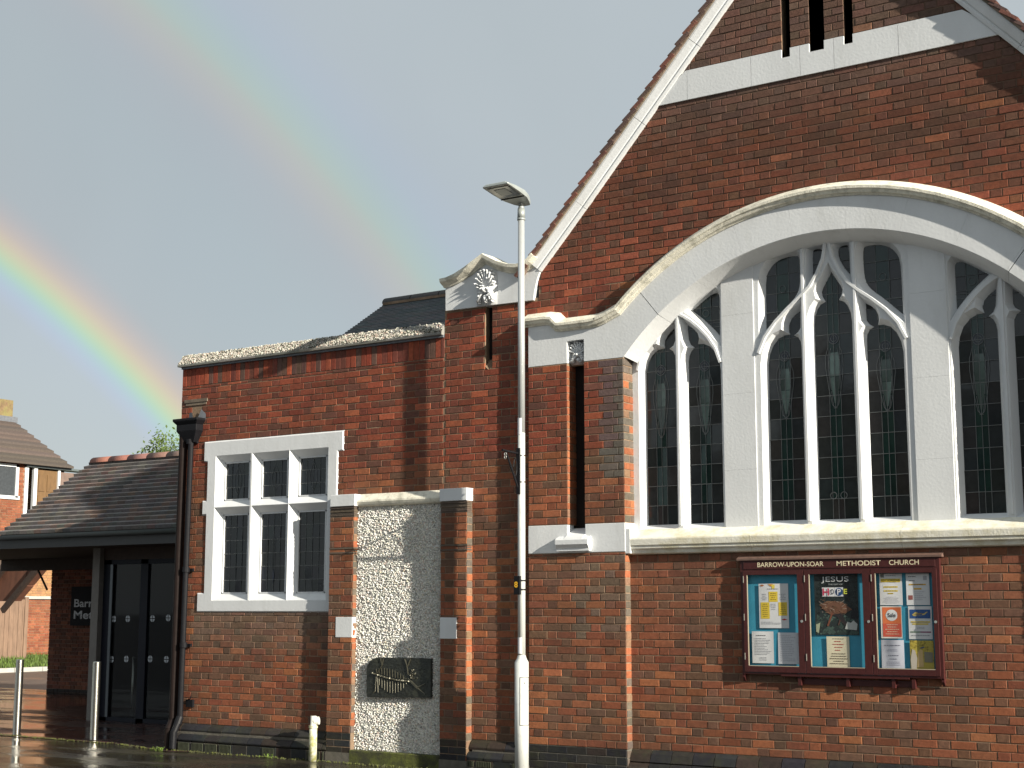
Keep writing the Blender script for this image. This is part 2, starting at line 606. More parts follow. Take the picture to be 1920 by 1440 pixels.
class Wall:
    def __init__(s, thing_o):
        s.t = thing_o
        s.items = []

    def brick(s, fn, u0, u1, z0, z1, col, proud=.005, key='brick', ch=.0028):
        """fn(u, z, d) -> world point, d = distance out of the wall"""
        s.items.append((fn, u0, u1, z0, z1, col, proud+random.uniform(-.0015, .002), key, ch))

    def run(s, fn, z0, z1, spans, off=0.0, colfn=brick_col, key='brick', proud=.005):
        i = 0
        z = z0
        while z < z1-.02:
            zt = min(z+CH, z1)
            for (a, b) in spans(z, zt):
                ph = off+(P/2 if i % 2 else 0)
                k = math.floor((a-ph)/P)-1
                while ph+k*P < b:
                    for (p, q, h) in ((ph+k*P, ph+k*P+S, False), (ph+k*P+S, ph+(k+1)*P, True)):
                        p2, q2 = max(p, a), min(q, b)
                        if q2-p2 > .035:
                            w = fn((p2+q2)/2, z, 0)
                            uu0 = p2+(J/2 if p2 > a else 0)+random.uniform(-.002, .002)*(p2 > a)
                            uu1 = q2-(J/2 if q2 < b else 0)+random.uniform(-.002, .002)*(q2 < b)
                            jz = random.uniform(-.0018, .0018)
                            s.brick(fn, uu0, uu1, z+J/2+jz, zt-J/2+jz, colfn(w[0], z, h), key=key, proud=proud)
                    k += 1
            i += 1
            z += CH

    def mesh_of(s, mb, it):
        fn, u0, u1, z0, z1, col, d, key, c = it
        jj = lambda: random.uniform(-.0022, .0022)
        vs = [fn(u0, z0, -.01), fn(u1, z0, -.01), fn(u1, z1, -.01), fn(u0, z1, -.01),
              fn(u0+jj(), z0+jj(), d-c), fn(u1+jj(), z0+jj(), d-c), fn(u1+jj(), z1+jj(), d-c), fn(u0+jj(), z1+jj(), d-c),
              fn(u0+c, z0+c, d+jj()*.5), fn(u1-c, z0+c, d+jj()*.5), fn(u1-c, z1-c, d+jj()*.5), fn(u0+c, z1-c, d+jj()*.5)]
        mb.add(vs, [(8, 9, 10, 11), (4, 5, 9, 8), (5, 6, 10, 9), (6, 7, 11, 10), (7, 4, 8, 11),
                    (0, 1, 5, 4), (1, 2, 6, 5), (2, 3, 7, 6), (3, 0, 4, 7)], col)

    def finish(s, mats, names, limit=300):
        keys = sorted(set(i[7] for i in s.items))
        for k in keys:
            its = [i for i in s.items if i[7] == k]
            sc = []
            for it in its:
                w = it[0]((it[1]+it[2])/2, (it[3]+it[4])/2, 0)
                d, vis = pix(*w)
                if it[1] == it[2]:
                    continue
                sc.append(((it[2]-it[1])*(it[4]-it[3])/d/d if vis else -d, it))
            sc.sort(key=lambda q: -q[0])
            rest = MB()
            n = 0
            for a, it in sc:
                if a > 0 and n < limit:
                    mb = MB()
                    s.mesh_of(mb, it)
                    mb.build(k, mats[k], s.t)
                    n += 1
                else:
                    s.mesh_of(rest, it)
            if rest.v:
                rest.build(names[k], mats[k], s.t, kind='stuff')


def front(y):
    return lambda u, z, d: (u, y-d, z)


def right_face(x):          # faces +X, u runs along y
    return lambda u, z, d: (x+d, u, z)


def curve_plate(name, outer, holes, y0, y1, bev, bevd, m, parent, res=0, smooth_holes=True):
    """stone plate with splayed openings: openings have the given size at the glass and widen to the front"""
    cu = bpy.data.curves.new(name, 'CURVE')
    cu.dimensions = '2D'
    cu.fill_mode = 'BOTH'

    def spl(pts):
        sp = cu.splines.new('POLY')
        sp.points.add(len(pts)-1)
        for p, q in zip(sp.points, pts):
            p.co = (q[0], q[1], 0, 1)
        sp.use_cyclic_u = True
    spl(outer)
    for h in holes:
        spl(h)
    cu.extrude = .001
    cu.bevel_depth = bev
    cu.bevel_resolution = res
    cu.offset = -bev
    tmp = bpy.data.objects.new('tmp', cu)
    COL.objects.link(tmp)
    dg_ = bpy.context.evaluated_depsgraph_get()
    me = bpy.data.meshes.new_from_object(tmp.evaluated_get(dg_))
    bpy.data.objects.remove(tmp)
    bpy.data.curves.remove(cu)
    # local z in [-(.001+bev), .001+bev]: z>0 side is the front
    for v in me.vertices:
        x, z, h = v.co
        if h > 0:
            y = y1-(h-.001)/bev*bevd if h > .001 else y1
            y = min(y, y1)
            y = y if h < .001+bev*.999 else y0
        else:
            y = y1+.02
        v.co = (x, y, z)
    me.name = name
    me.materials.clear()
    me.materials.append(M[m])
    for p in me.polygons:
        p.use_smooth = False
    return link(name, me, parent)


def grow(poly, d):
    """mitred outward offset of a closed outline"""
    a = sum(poly[i][0]*poly[(i+1) % len(poly)][1]-poly[(i+1) % len(poly)][0]*poly[i][1] for i in range(len(poly)))
    sg = 1 if a > 0 else -1
    res = []
    n = len(poly)
    for i in range(n):
        p, q, r = Vector(poly[i-1]), Vector(poly[i]), Vector(poly[(i+1) % n])
        t1, t2 = (q-p).normalized(), (r-q).normalized()
        n1, n2 = Vector((t1.y, -t1.x))*sg, Vector((t2.y, -t2.x))*sg
        m_ = (n1+n2)
        m_ = m_/max(.3, m_.dot(n1)) if m_.length > 1e-6 else n1
        w_ = q+m_*d
        res.append((w_.x, w_.y))
    return res


def smooth_closed(pts, sharp=(), it=2):
    """Chaikin rounding that keeps listed indices sharp"""
    flags = [i in sharp for i in range(len(pts))]
    for _ in range(it):
        q, g = [], []
        n = len(pts)
        for i in range(n):
            a, b, c = pts[i-1], pts[i], pts[(i+1) % n]
            if flags[i]:
                q.append(b)
                g.append(True)
            else:
                q.append((b[0]*.75+a[0]*.25, b[1]*.75+a[1]*.25))
                q.append((b[0]*.75+c[0]*.25, b[1]*.75+c[1]*.25))
                g += [False, False]
        pts, flags = q, g
    return pts


def text_mesh(body, size, ext=.001, bold=0.0, spacing=1.0):
    cu = bpy.data.curves.new('t', 'FONT')
    cu.body = body
    cu.size = size
    cu.extrude = ext
    cu.offset = bold
    cu.space_character = spacing
    o = bpy.data.objects.new('t', cu)
    COL.objects.link(o)
    me = bpy.data.meshes.new_from_object(o.evaluated_get(bpy.context.evaluated_depsgraph_get()))
    bpy.data.objects.remove(o)
    bpy.data.curves.remove(cu)
    return me


def text(name, body, x0, x1, zb, zt, y, m, parent=None, bold=0.0, col=None, spacing=1.0):
    """flat lettering standing in the XZ plane, facing -Y, fitted to x0..x1 and zb..zt"""
    me = text_mesh(body, 1.0, .0, bold, spacing)
    xs = [v.co.x for v in me.vertices]
    ys = [v.co.y for v in me.vertices]
    a, b, c, d = min(xs), max(xs), min(ys), max(ys)
    for v in me.vertices:
        v.co = (x0+(v.co.x-a)/(b-a)*(x1-x0), y, zb+(v.co.y-c)/(d-c)*(zt-zb))
    me.name = name
    me.materials.clear()
    me.materials.append(M[m] if isinstance(m, str) else m)
    if col:
        ca = me.color_attributes.new('Col', 'FLOAT_COLOR', 'CORNER')
        ca.data.foreach_set('color', [col[0], col[1], col[2], 1.0]*len(me.loops))
    return link(name, me, parent)


# ================================================================== GROUND
def sheet(name, poly, z, m):
    mb = MB()
    tris = tessellate_polygon([[Vector((p[0], p[1], 0)) for p in poly]])
    mb.add([(p[0], p[1], z) for p in poly], [tuple(t) if _ccw(poly, t) else tuple(t[::-1]) for t in tris])
    return mb.build(name, m, kind='structure')


sheet('ground', [(-400, -400), (400, -400), (400, 400), (-400, 400)], -.15, 'road')
mb = MB()
mb.box(-60, 20, -3.6, .6, -.14, -.004)
mb.build('pavement', 'pave', kind='structure')
sheet('forecourt', [(-60, .165), (-14.56, .045), (-13.25, -.33), (-12.0, .5), (-12.0, 7.9), (-60, 7.9)], .0015, 'paver')
mb = MB()
mb.box(-60, -12, 7.9, 60, -.14, -.004)
mb.build('car_park', 'tarmac', kind='structure')
sheet('road_far', [(-60, .6), (-12, .6), (-12, 7.9), (-60, 7.9)], -.004, 'tarmac')
mb = MB()
for k in range(30):
    mb.box(-33.62, -33.45, 4+k*.93, 4.915+k*.93, -.004, .11)
mb.build('kerb', 'kerb', kind='structure')
mb = MB()
ys = [2+i for i in range(34)]
for a, b in zip(ys[:-1], ys[1:]):
    mb.add([(-33.62, a, .09), (-33.62, b, .09), (-35.2, b, .42), (-35.2, a, .42)], [(0, 1, 2, 3)])
    mb.add([(-35.2, a, .42), (-35.2, b, .42), (-60, b, .5), (-60, a, .5)], [(0, 1, 2, 3)])
mb.build('grass_bank', 'soil', kind='structure')
mb = MB()
for _ in range(9000):
    x = random.uniform(-35.4, -33.64)
    y = random.uniform(10, 22)
    z = .09+(-33.62-x)/1.58*.33
    h = random.uniform(.05, .13)
    a = random.uniform(0, 6.28)
    dx, dy = math.cos(a)*.012, math.sin(a)*.012
    lx, ly = random.uniform(-.04, .04), random.uniform(-.04, .04)
    g = random.uniform(.7, 1.3)
    mb.add([(x-dx, y-dy, z), (x+dx, y+dy, z), (x+lx, y+ly, z+h)], [(0, 1, 2)], (.085*g, .135*g, .02*g))
tagit(mb.build('grass', 'grass', kind='stuff'), 'short green grass on the bank behind the kerb', 'grass')
# mossy joint between pavement and forecourt, and along the foot of the wall
mb = MB()


def moss_strip(pts, w):
    for (a, b) in zip(pts[:-1], pts[1:]):
        a, b = Vector((a[0], a[1])), Vector((b[0], b[1]))
        n = max(1, int((b-a).length/.012))
        for i in range(n):
            p = a.lerp(b, random.random())
            q = (p.x, p.y+random.gauss(0, w*.35), random.uniform(-.004, .006))
            mb.pebble(q, random.uniform(.006, .016), (.1, .1, .02))


moss_strip([(-18.5, .17), (-14.56, .045), (-13.45, -.25)], .05)
for _ in range(1):
    moss_strip([(-13.5, -.17), (-11.1, -.17), (-10.7, -.17)], .07)
    moss_strip([(-10.7, -.2), (-7.2, -.18), (-3, -.15)], .08)
tagit(mb.build('moss', 'moss', kind='stuff'), 'yellow green moss in the joint at the foot of the walls', 'moss')

# ================================================================== CHURCH
CX, CZ = -5.112, 2.416
church = thing('gabled_church', (CX, 0, 0), 'red brick gabled chapel with white stone arch and wide traceried window', 'church')


def gz(x):      # underside of the raking coping
    if x > CX:
        x = 2*CX-x
    return 5.259+1.098*(x+8.185)


def mir(x):
    return 2*CX-x


W = Wall(church)
SLOTS = [(-5.475, -5.385), (-5.188, -5.036), (-4.839, -4.749)]
SZ = 6.965


def spans_gable(z0, z1):
    zc = (z0+z1)/2
    L = -9.525 if zc < 4.9 else max(-8.30 if zc < 5.3 else -99, -8.185+(zc-5.259)/1.098-.05)
    Rr = mir(L)
    cuts = []
    if 2.2 < zc and zc < 4.2:
        cuts.append((-7.2, mir(-7.2)))
    if zc >= 4.2 and zc < CZ+2.95:
        h = math.sqrt(2.95**2-(zc-CZ)**2)
        cuts.append((CX-h, CX+h))
    if zc < 4.6:
        cuts.append((-8.365, -7.24))
        cuts.append((mir(-7.24), mir(-8.365)))
    if 6.745 < zc < 7.05:
        return []
    if zc > 7:
        cuts += SLOTS
    if 4.2 < zc < 4.93:
        cuts.append((-8.992, -8.895))
    if z0 < .31:
        return []
    res = [(L, Rr)]
    for a, b in cuts:
        nr = []
        for p, q in res:
            if b <= p or a >= q:
                nr.append((p, q))
            else:
                if a > p:
                    nr.append((p, a))
                if b < q:
                    nr.append((b, q))
        res = nr
    return [(p, q) for p, q in res if q-p > .05]


W.run(front(0), .31, 8.7, spans_gable, off=-.06)
# piers
for m_ in (False, True):
    f = (lambda x: mir(x)) if m_ else (lambda x: x)

    def sp(z0, z1):
        zc = (z0+z1)/2
        r = [(-8.365, -7.235)]
        if zc > 2.505:
            r = [(-8.365, -7.896), (-7.69, -7.235)]
        r = [tuple(sorted((f(a), f(b)))) for a, b in r]
        return r
    W.run(front(-.1), .31, 2.215, sp, off=-8.365 if not m_ else mir(-8.365), proud=.005)
    W.run(front(-.1), 2.505, 4.16, sp, off=-8.365 if not m_ else mir(-8.365), proud=.005)


def side_bricks(WW, x, y0, y1, z0, z1, dark=.4):
    z = z0
    i = 0
    while z < z1-.02:
        zt = min(z+CH, z1)
        cuts = [y0, y1] if (y1-y0) < .15 else ([y0, y0+.1125, y1] if i % 2 == 0 else [y0, y1])
        for a, b in zip(cuts[:-1], cuts[1:]):
            r = random.random()
            c = (.12, .10, .08) if r < dark else ((.30, .10, .045) if r < .8 else (.22, .13, .08))
            WW.brick(right_face(x), a+(J/2 if a > y0 else .0), b-(.0 if b >= y1 else J/2), z+J/2, zt-J/2, jit(c), proud=.0045)
        z += CH
        i += 1


side_bricks(W, -7.235, -.1, 0, .31, 2.215)
side_bricks(W, -7.235, -.1, .1, 2.505, 4.16)
side_bricks(W, -7.896, -.1, .07, 2.505, 4.14, .1)

# mortar body, column by column
mb = MB()
xs = set([-7.896, -7.69, mir(-7.896), mir(-7.69), -9.53, -8.365, -8.3, -8.992, -8.895, -7.235, mir(-9.53), mir(-7.235), mir(-8.3), CX])
for a, b in SLOTS:
    xs |= {a, b}
k = -8.3
while k < mir(-8.3):
    xs.add(round(k, 3))
    k += .12
xs = sorted(xs)


def arc(x):
    d = 2.9**2-(x-CX)**2
    return CZ+math.sqrt(max(0, d))


def quad(x0, x1, a0, a1, b0, b1, y):
    if min(b0, b1) > 5.05 and y == 0:
        if max(a0, a1) < 5.0:
            quad(x0, x1, a0, a1, 5.0, 5.0, 0)
            a0 = a1 = 5.0
        mb.add([(x0, y, a0), (x1, y, a1), (x1, y, b1), (x0, y, b0)], [(0, 1, 2, 3)], (.135, .088, .062))
        return
    mb.add([(x0, y, a0), (x1, y, a1), (x1, y, b1), (x0, y, b0)], [(0, 1, 2, 3)])


for a, b in zip(xs[:-1], xs[1:]):
    c = (a+b)/2
    ta, tb = (4.92, 4.92) if (c < -8.3 or c > mir(-8.3)) else (gz(a)+.03, gz(b)+.03)
    if (-8.3 <= c <= mir(-8.3)):
        ta, tb = max(ta, 5.0), max(tb, 5.0)
    segs = []
    if -7.235 < c < mir(-7.235):
        segs = [((0, 0), (2.25, 2.25)), ((max(4.1, arc(a)), max(4.1, arc(b))), (ta, tb))]
    else:
        segs = [((0, 0), (ta, tb))]
    if -7.896 < c < -7.69 or mir(-7.69) < c < mir(-7.896):
        segs = [((0, 0), (2.3, 2.3)), ((4.14, 4.14), (ta, tb))]
    inslot = any(p <= c <= q for p, q in SLOTS)
    lslot = -8.992 <= c <= -8.895
    for (s0, s1), (e0, e1) in segs:
        if inslot and e0 > 7:
            quad(a, b, s0, s1, SZ, SZ, 0)
            quad(a, b, SZ, SZ, e0, e1, .32)
            mb.box(a, b, 0, .32, SZ-.01, SZ)
            mb.add([(a, 0, SZ), (a, .32, SZ), (a, .32, e0), (a, 0, e0)], [(0, 1, 2, 3)])
            mb.add([(b, 0, SZ), (b, .32, SZ), (b, .32, e1), (b, 0, e1)], [(3, 2, 1, 0)])
        elif lslot:
            quad(a, b, s0, s1, 4.16, 4.24, 0)
            mb.add([(a, 0, 4.24), (b, 0, 4.16), (b, .1, 4.34), (a, .1, 4.34)], [(0, 1, 2, 3)])
            quad(a, b, 4.34, 4.34, e0, e1, .1)
            mb.add([(a, 0, 4.24), (a, .1, 4.34), (a, .1, e0), (a, 0, e0)], [(0, 1, 2, 3)])
            mb.add([(b, 0, 4.16), (b, .1, 4.34), (b, .1, e1), (b, 0, e1)], [(3, 2, 1, 0)])
        else:
            quad(a, b, s0, s1, e0, e1, 0)
# pier cores, with the tall slot in each
for f in ((lambda x: x), mir):
    def bx(x0, x1, *r):
        a, b = sorted((f(x0), f(x1)))
        mb.box(a, b, *r)
    bx(-8.365, -7.235, -.1, 0, .31, 2.225)
    bx(-8.365, -7.896, -.1, .1, 2.5, 4.165)
    bx(-7.69, -7.235, -.1, .1, 2.5, 4.165)
mb.c = [(.25, .175, .118) if c == (1, 1, 1) else c for c in mb.c]
mb.build('wall', mat('chapel_mortar', attr=True, rough=.95, var=.35, vscale=9, bump=.5, bscale=150, spec=.1, stain=(.1, .08, .06), sscale=1.1, samt=.6), church)
for f in ((lambda x: x), mir):
    a, b = sorted((f(-7.896), f(-7.69)))
    mb = MB()
    mb.box(a, b, .07, .1, 2.3, 4.165)
    mb.build('slot_shade', mat('slot_shade', (.012, .008, .007), .95, var=.3), church)  # brick back coloured near black: the slot's shade is in the paint
mb = MB()
mb.box(-8.993, -8.894, .085, .1, 4.25, 4.93)
mb.build('slot_shade', bpy.data.materials['slot_shade'], church)  # same painted shade behind the kneeler slot
# side and rear body so the chapel is a building from other sides too
mb = MB()
mb.add([(-8.3, .33, 0), (mir(-8.3), .33, 0), (mir(-8.3), .33, 5.2), (CX, .33, 8.6), (-8.3, .33, 5.2),
        (-8.3, 15, 0), (mir(-8.3), 15, 0), (mir(-8.3), 15, 5.2), (CX, 15, 8.6), (-8.3, 15, 5.2)],
       [(0, 1, 2, 3, 4), (9, 8, 7, 6, 5), (0, 4, 9, 5), (1, 6, 7, 2)])
mb.build('nave_wall', 'darkmortar', church)

# --- dressed white stone
WH = (.8, .8, .8)


def stone(name, m, fn, parent=church, bevel=.006, label=None):
    b = MB()
    fn(b)
    return b.build(name, m, parent, bevel=bevel, label=label)


# gable band in blocks, notched under the slots
edges = [-6.93, -6.50, -5.80, -5.285, -4.94, -4.31, mir(-6.93)]
for a, b in zip(edges[:-1], edges[1:]):
    top = 7.052
    zl = 6.745
    poly = [(a+.002, zl), (b-.002, zl)]
    pts = []
    xl = -8.185+(top+.04-5.259)/1.098
    pts += [(mir(xl), top)] if b == edges[-1] else [(b-.002, top)]
    for p, q in sorted(SLOTS, reverse=True):
        if a < p and q < b:
            pts += [(q, top), (q, SZ), (p, SZ), (p, top)]
    pts += [(xl, top)] if a == edges[0] else [(a+.002, top)]
    stone('band_stone', 'white', lambda m: m.prism(poly+pts, -.022, .05), bevel=0)
# gable slots: near-black panel colours in the unlit depth inside
for p, q in SLOTS:
    mb = MB()
    mb.box(p, q, .2, .3, SZ-.02, 8.2)
    mb.build('slot_dark_panel', 'dark', church)
# voussoirs
angs = [128.7-11*i for i in range(0, 8)]
angs = [128.7]+[a for a in angs[1:] if a > 51.4]+[51.3]
ROUT = 3.07


def arcpts(r, a0, a1, n=8):
    return [(CX+r*math.cos(R(a0+(a1-a0)*i/n)), CZ+r*math.sin(R(a0+(a1-a0)*i/n))) for i in range(n+1)]


def vouss(m, a0, a1, gap=.012):
    n = 8
    a0 -= gap
    a1 += gap
    rows = []
    prof = [(ROUT, .0), (ROUT, -.1), (2.748, -.1), (2.742, -.094), (2.66, .085), (2.66, .2), (ROUT, .2)]
    vs = []
    for i in range(n+1):
        a = R(a0+(a1-a0)*i/n)
        for r, y in prof:
            vs.append((CX+r*math.cos(a), y, CZ+r*math.sin(a)))
    k_ = len(prof)
    fs = []
    for i in range(n):
        for j in range(k_):
            j2 = (j+1) % k_
            fs.append((i*k_+j, (i+1)*k_+j, (i+1)*k_+j2, i*k_+j2))
    fs.append(tuple(range(k_)))
    fs.append(tuple(range(n*k_, (n+1)*k_))[::-1])
    m.add(vs, fs)


for a0, a1 in zip(angs[:-1], angs[1:]):
    stone('voussoir', 'white', lambda m: vouss(m, a0, a1), bevel=0)
# spandrel blocks over the piers
a_s = math.degrees(math.atan2(4.16-CZ, -7.232-CX))
for mr_ in (False, True):
    g = mir if mr_ else (lambda x: x)
    poly = [(-8.368, 4.16), (-7.896, 4.16), (-7.896, 4.395), (-7.69, 4.395), (-7.69, 4.16), (-7.24, 4.16)]
    poly += [(x, z) for x, z in arcpts(2.745, a_s-.3, 128.85)]
    poly += [(x, z) for x, z in arcpts(ROUT, 128.85, 134.5, 4)]
    poly += [(-7.42, 4.56), (-7.98, 4.56), (-8.07, 4.62), (-8.368, 4.64)]
    stone('spandrel_stone', 'white', lambda m: m.prism([(g(x), z) for x, z in poly], -.1, .12), bevel=0)
    # soffit splay of the springer
    def spr(m):
        A_ = arcpts(2.745, a_s-.3, 128.75)
        B_ = arcpts(2.66, a_s-.3, 128.75)
        n = len(A_)
        vs = [(g(x), -.095, z) for x, z in A_]+[(g(x), .085, z) for x, z in B_]
        m.add(vs, [(i, i+1, i+1+n, i+n) for i in range(n-1)])
    stone('springer_soffit', 'white', spr, bevel=0)
    # painted band across the foot of the upper pier, and its return
    stone('pier_band', 'white', lambda m: (m.box(*sorted((g(-8.37), g(-7.898))), -.106, .02, 2.218, 2.502),
                                           m.box(*sorted((g(-7.688), g(-7.23))), -.106, .13, 2.218, 2.502),
                                           m.box(*sorted((g(-7.898), g(-7.688))), -.106, .02, 2.218, 2.33)), bevel=.004)
    # weathered sillet under the slot

    def sillet(m):
        vs = []
        for x in (g(-7.9), g(-7.686)):
            vs += [(x, .02, 2.47), (x, -.16, 2.37), (x, -.18, 2.345), (x, -.18, 2.30), (x, -.15, 2.26), (x, -.15, 2.235), (x, -.1, 2.235)]
        n = 7
        m.add(vs, [(i, i+1, i+1+n, i+n) for i in range(n-1)]+[tuple(range(n))[::-1], tuple(range(n, 2*n))])
        for (a, b) in ((g(-8.0), g(-7.9)), (g(-7.686), g(-7.62))):
            a, b = sorted((a, b))
            vs = []
            for x in (a, b):
                vs += [(x, -.1, 2.385), (x, -.16, 2.365), (x, -.18, 2.345), (x, -.18, 2.30), (x, -.15, 2.26), (x, -.15, 2.235), (x, -.1, 2.235)]
            m.add(vs, [(i, i+1, i+1+n, i+n) for i in range(n-1)]+[tuple(range(n))[::-1], tuple(range(n, 2*n))])
    stone('slot_sill', 'white', sillet, bevel=0)

# hood mould
hp_path = [(-8.41, 4.588), (-8.14, 4.588), (-8.10, 4.58), (-8.065, 4.545), (-8.03, 4.51), (-7.97, 4.500), (-7.62, 4.500), (-7.52, 4.508), (-7.42, 4.535), (-7.33, 4.572)]
hp_path += arcpts(3.06, 134.5, 90, 40)
full = hp_path[:-1]+[(mir(x), z) for x, z in reversed(hp_path)]
prof = [(0, -.09), (0, -.112), (.016, -.120), (.022, -.140), (.05, -.152), (.056, -.165), (.082, -.165), (.09, -.15), (.15, -.05), (.155, .02)]
nseg = 13
chunks = []
step = max(1, len(full)//nseg)
i = 0
while i < len(full)-1:
    j = min(i+step, len(full)-1)
    if len(full)-1-j < 3:
        j = len(full)-1
    chunks.append(full[i:j+1])
    i = j
for c in chunks:
    mb = MB()
    mb.sweep(c, prof)
    mb.build('hood_stone', 'hood', church)

# carved leaf ornament of the slot head, and of the kneeler


def carving(name, x0, x1, z0, z1, y, dpt, seed, fan, parent):
    rnd = random.Random(seed)
    b = MB()
    b.box(x0, x1, y+.015, y+.05, z0, z1)
    w, h = x1-x0, z1-z0
    cx = (x0+x1)/2

    def blob(x, z, rx, rz, d):
        n = 8
        vs = [(x, y-d, z)]
        for ring, (k_, dd) in enumerate(((.5, .8), (.85, .45), (1.0, -.1))):
            for i in range(n):
                t = 2*math.pi*i/n
                vs.append((x+rx*k_*math.cos(t), y-d*dd+.0, z+rz*k_*math.sin(t)))
        fs = [(0, 1+(i+1) % n, 1+i) for i in range(n)]
        for r_ in range(2):
            o_ = 1+r_*n
            fs += [(o_+i, o_+(i+1) % n, o_+n+(i+1) % n, o_+n+i) for i in range(n)]
        fs = [f_[::-1] for f_ in fs]
        b.add(vs, fs)
    # fan of stems with knobs
    for i in range(fan):
        t = math.pi*(.08+.84*i/(fan-1))
        L_ = h*.46
        bx_, bz_ = cx, z0+h*.47
        tx, tz = bx_+math.cos(t)*min(L_, w*.47), bz_+math.sin(t)*L_
        b.tube((bx_, y+.01, bz_), (tx, y-dpt*.6, tz), .006, .009, 6)
        blob(tx, tz, w*.055, w*.055, dpt)
    # rolled leaf below
    for sgn in (-1, 1):
        for i in range(4):
            blob(cx+sgn*w*(.16+.07*i), z0+h*(.42-.09*i), w*.12, h*.07, dpt*(1-.12*i))
        b.tube((cx+sgn*w*.06, y-.01, z0+h*.45), (cx+sgn*w*.30, y-dpt*.7, z0+h*.12), .014, .008, 6)
    blob(cx, z0+h*.40, w*.13, h*.10, dpt*1.2)
    blob(cx, z0+h*.18, w*.12, h*.13, dpt*.7)
    for _ in range(26):
        blob(x0+w*rnd.uniform(.08, .92), z0+h*rnd.uniform(.06, .94), w*rnd.uniform(.03, .07), h*rnd.uniform(.02, .045), dpt*rnd.uniform(.3, .8))
    return b.build(name, 'white', parent, smooth=True)


carving('carved_ornament', -7.893, -7.693, 4.152, 4.392, -.03, .055, 3, 9, church)
carving('carved_ornament', mir(-7.693), mir(-7.893), 4.152, 4.392, -.03, .055, 3, 9, church)

# kneeler with its curved cornice, both ends of the gable
for mr_ in (False, True):
    g = mir if mr_ else (lambda x: x)
    kp = [(-9.497, 4.905), (-8.99, 4.9), (-8.35, 4.893), (-8.335, 4.99), (-8.30, 5.12), (-8.235, 5.27), (-8.27, 5.34), (-8.38, 5.25), (-8.49, 5.225),
          (-8.65, 5.245), (-8.80, 5.30), (-8.956, 5.38), (-9.15, 5.285), (-9.35, 5.215), (-9.50, 5.195)]
    stone('kneeler_block', 'white', lambda m: m.prism([(g(x), z) for x, z in kp], -.035, .25), bevel=0)
    kc = [(-9.515, 5.165), (-9.42, 5.170), (-9.30, 5.200), (-9.15, 5.262), (-9.02, 5.33), (-8.956, 5.362), (-8.89, 5.325), (-8.80, 5.275), (-8.65, 5.222), (-8.52, 5.202),
          (-8.42, 5.212), (-8.33, 5.255), (-8.262, 5.315)]
    pr = [(-.005, -.03), (0, -.055), (.012, -.06), (.03, -.10), (.05, -.125), (.085, -.13), (.092, -.10), (.095, .2)]
    mb = MB()
    if mr_:
        mb.sweep([(mir(x), z) for x, z in reversed(kc)], pr)
    else:
        mb.sweep(kc, pr)
    mb.build('kneeler_cornice', 'weather' if 0 else 'hood2' if 'hood2' in M else 'hood', church)
carving('carved_ornament', -9.07, -8.81, 4.90, 5.31, -.058, .07, 5, 9, church)

# raking coping stones
sl_len = math.hypot(1, 1.098)
for mr_ in (False, True):
    cuts = [-8.262, -7.70, -6.99, -6.35, -5.70, CX]
    for a, b in zip(cuts[:-1], cuts[1:]):
        pth = [(a+.0015, gz(a+.0015)), (b-.0015, gz(b-.0015))]
        if a == cuts[0]:
            pth[0] = (a, gz(a)+.02)
        if mr_:
            pth = [(mir(x), z) for x, z in reversed(pth)]
        mb = MB()
        mb.sweep(pth, [(-.004, .02), (-.004, -.035), (.02, -.045), (.028, -.045), (.034, -.036), (.042, -.036), (.05, -.052), (.115, -.075), (.135, -.075), (.142, -.06), (.145, .3)])
        mb.build('coping_stone', 'white', church)
# verge tiles and undercloak
tl = MB()
for mr_ in (False, True):
    n = 36
    for i in range(n):
        x = -8.33+i*(3.2/n)
        z = gz(x)
        tx, tz = 1/sl_len, 1.098/sl_len
        nx, nz = -tz, tx
        o_ = .155
        col = jit(random.choice([(.13, .055, .04), (.17, .065, .045), (.10, .06, .05)]))

        def P2(t, nn):
            a = R(7)
            t2 = t*math.cos(a)+nn*math.sin(a)
            n2 = -t*math.sin(a)*-1+nn*math.cos(a)
            n2 = nn*math.cos(a)+(-t)*math.sin(a)*-1
            px_ = x+tx*t2+nx*(o_+n2)
            pz_ = z+tz*t2+nz*(o_+n2)
            return (mir(px_) if mr_ else px_, pz_)
        # tile leans: its lower end stands proud of the course below
        q = [P2(-.10, .062), P2(.088, .010), P2(.088, -.024), P2(-.10, .034)]
        mb = MB()
        mb.prism(q, -.115+random.uniform(-.008, .008), .30, col)
        mb.build('roof_tile', 'tile', church)
    for i in range(n):
        x = -8.33+i*(3.2/n)
        z = gz(x)
        q = []
        for t, nn in ((-.07, .138), (.06, .138), (.06, .165), (-.07, .19)):
            px_ = x+tx*t+nx*nn
            pz_ = z+tz*t+nz*nn
            q.append((mir(px_) if mr_ else px_, pz_))
        tl.prism(q, -.09+random.uniform(-.006, .006), .2, jit((.23, .18, .13)))
tl.build('verge_mortar', 'tile', church, kind='stuff')
# roof slopes in courses
rt = MB()
for mr_ in (False, True):
    n = 38
    for i in range(n):
        x = -8.6+i*.09
        z = gz(x)
        nx, nz = -1.098/sl_len, 1/sl_len
        a = (x+nx*.20, z+nz*.20)
        b = (x+.11+nx*.165, z+.121+nz*.165)
        c_ = jit((.13, .058, .042))
        if mr_:
            a, b = (mir(a[0]), a[1]), (mir(b[0]), b[1])
        vs = [(a[0], .28, a[1]), (b[0], .28, b[1]), (b[0], 15, b[1]), (a[0], 15, a[1]), (a[0], .28, a[1]-.03), (a[0], 15, a[1]-.03)]
        rt.add(vs, [(0, 1, 2, 3), (0, 3, 5, 4)], c_)
rt.build('roof_slope', 'tile', church, kind='stuff')

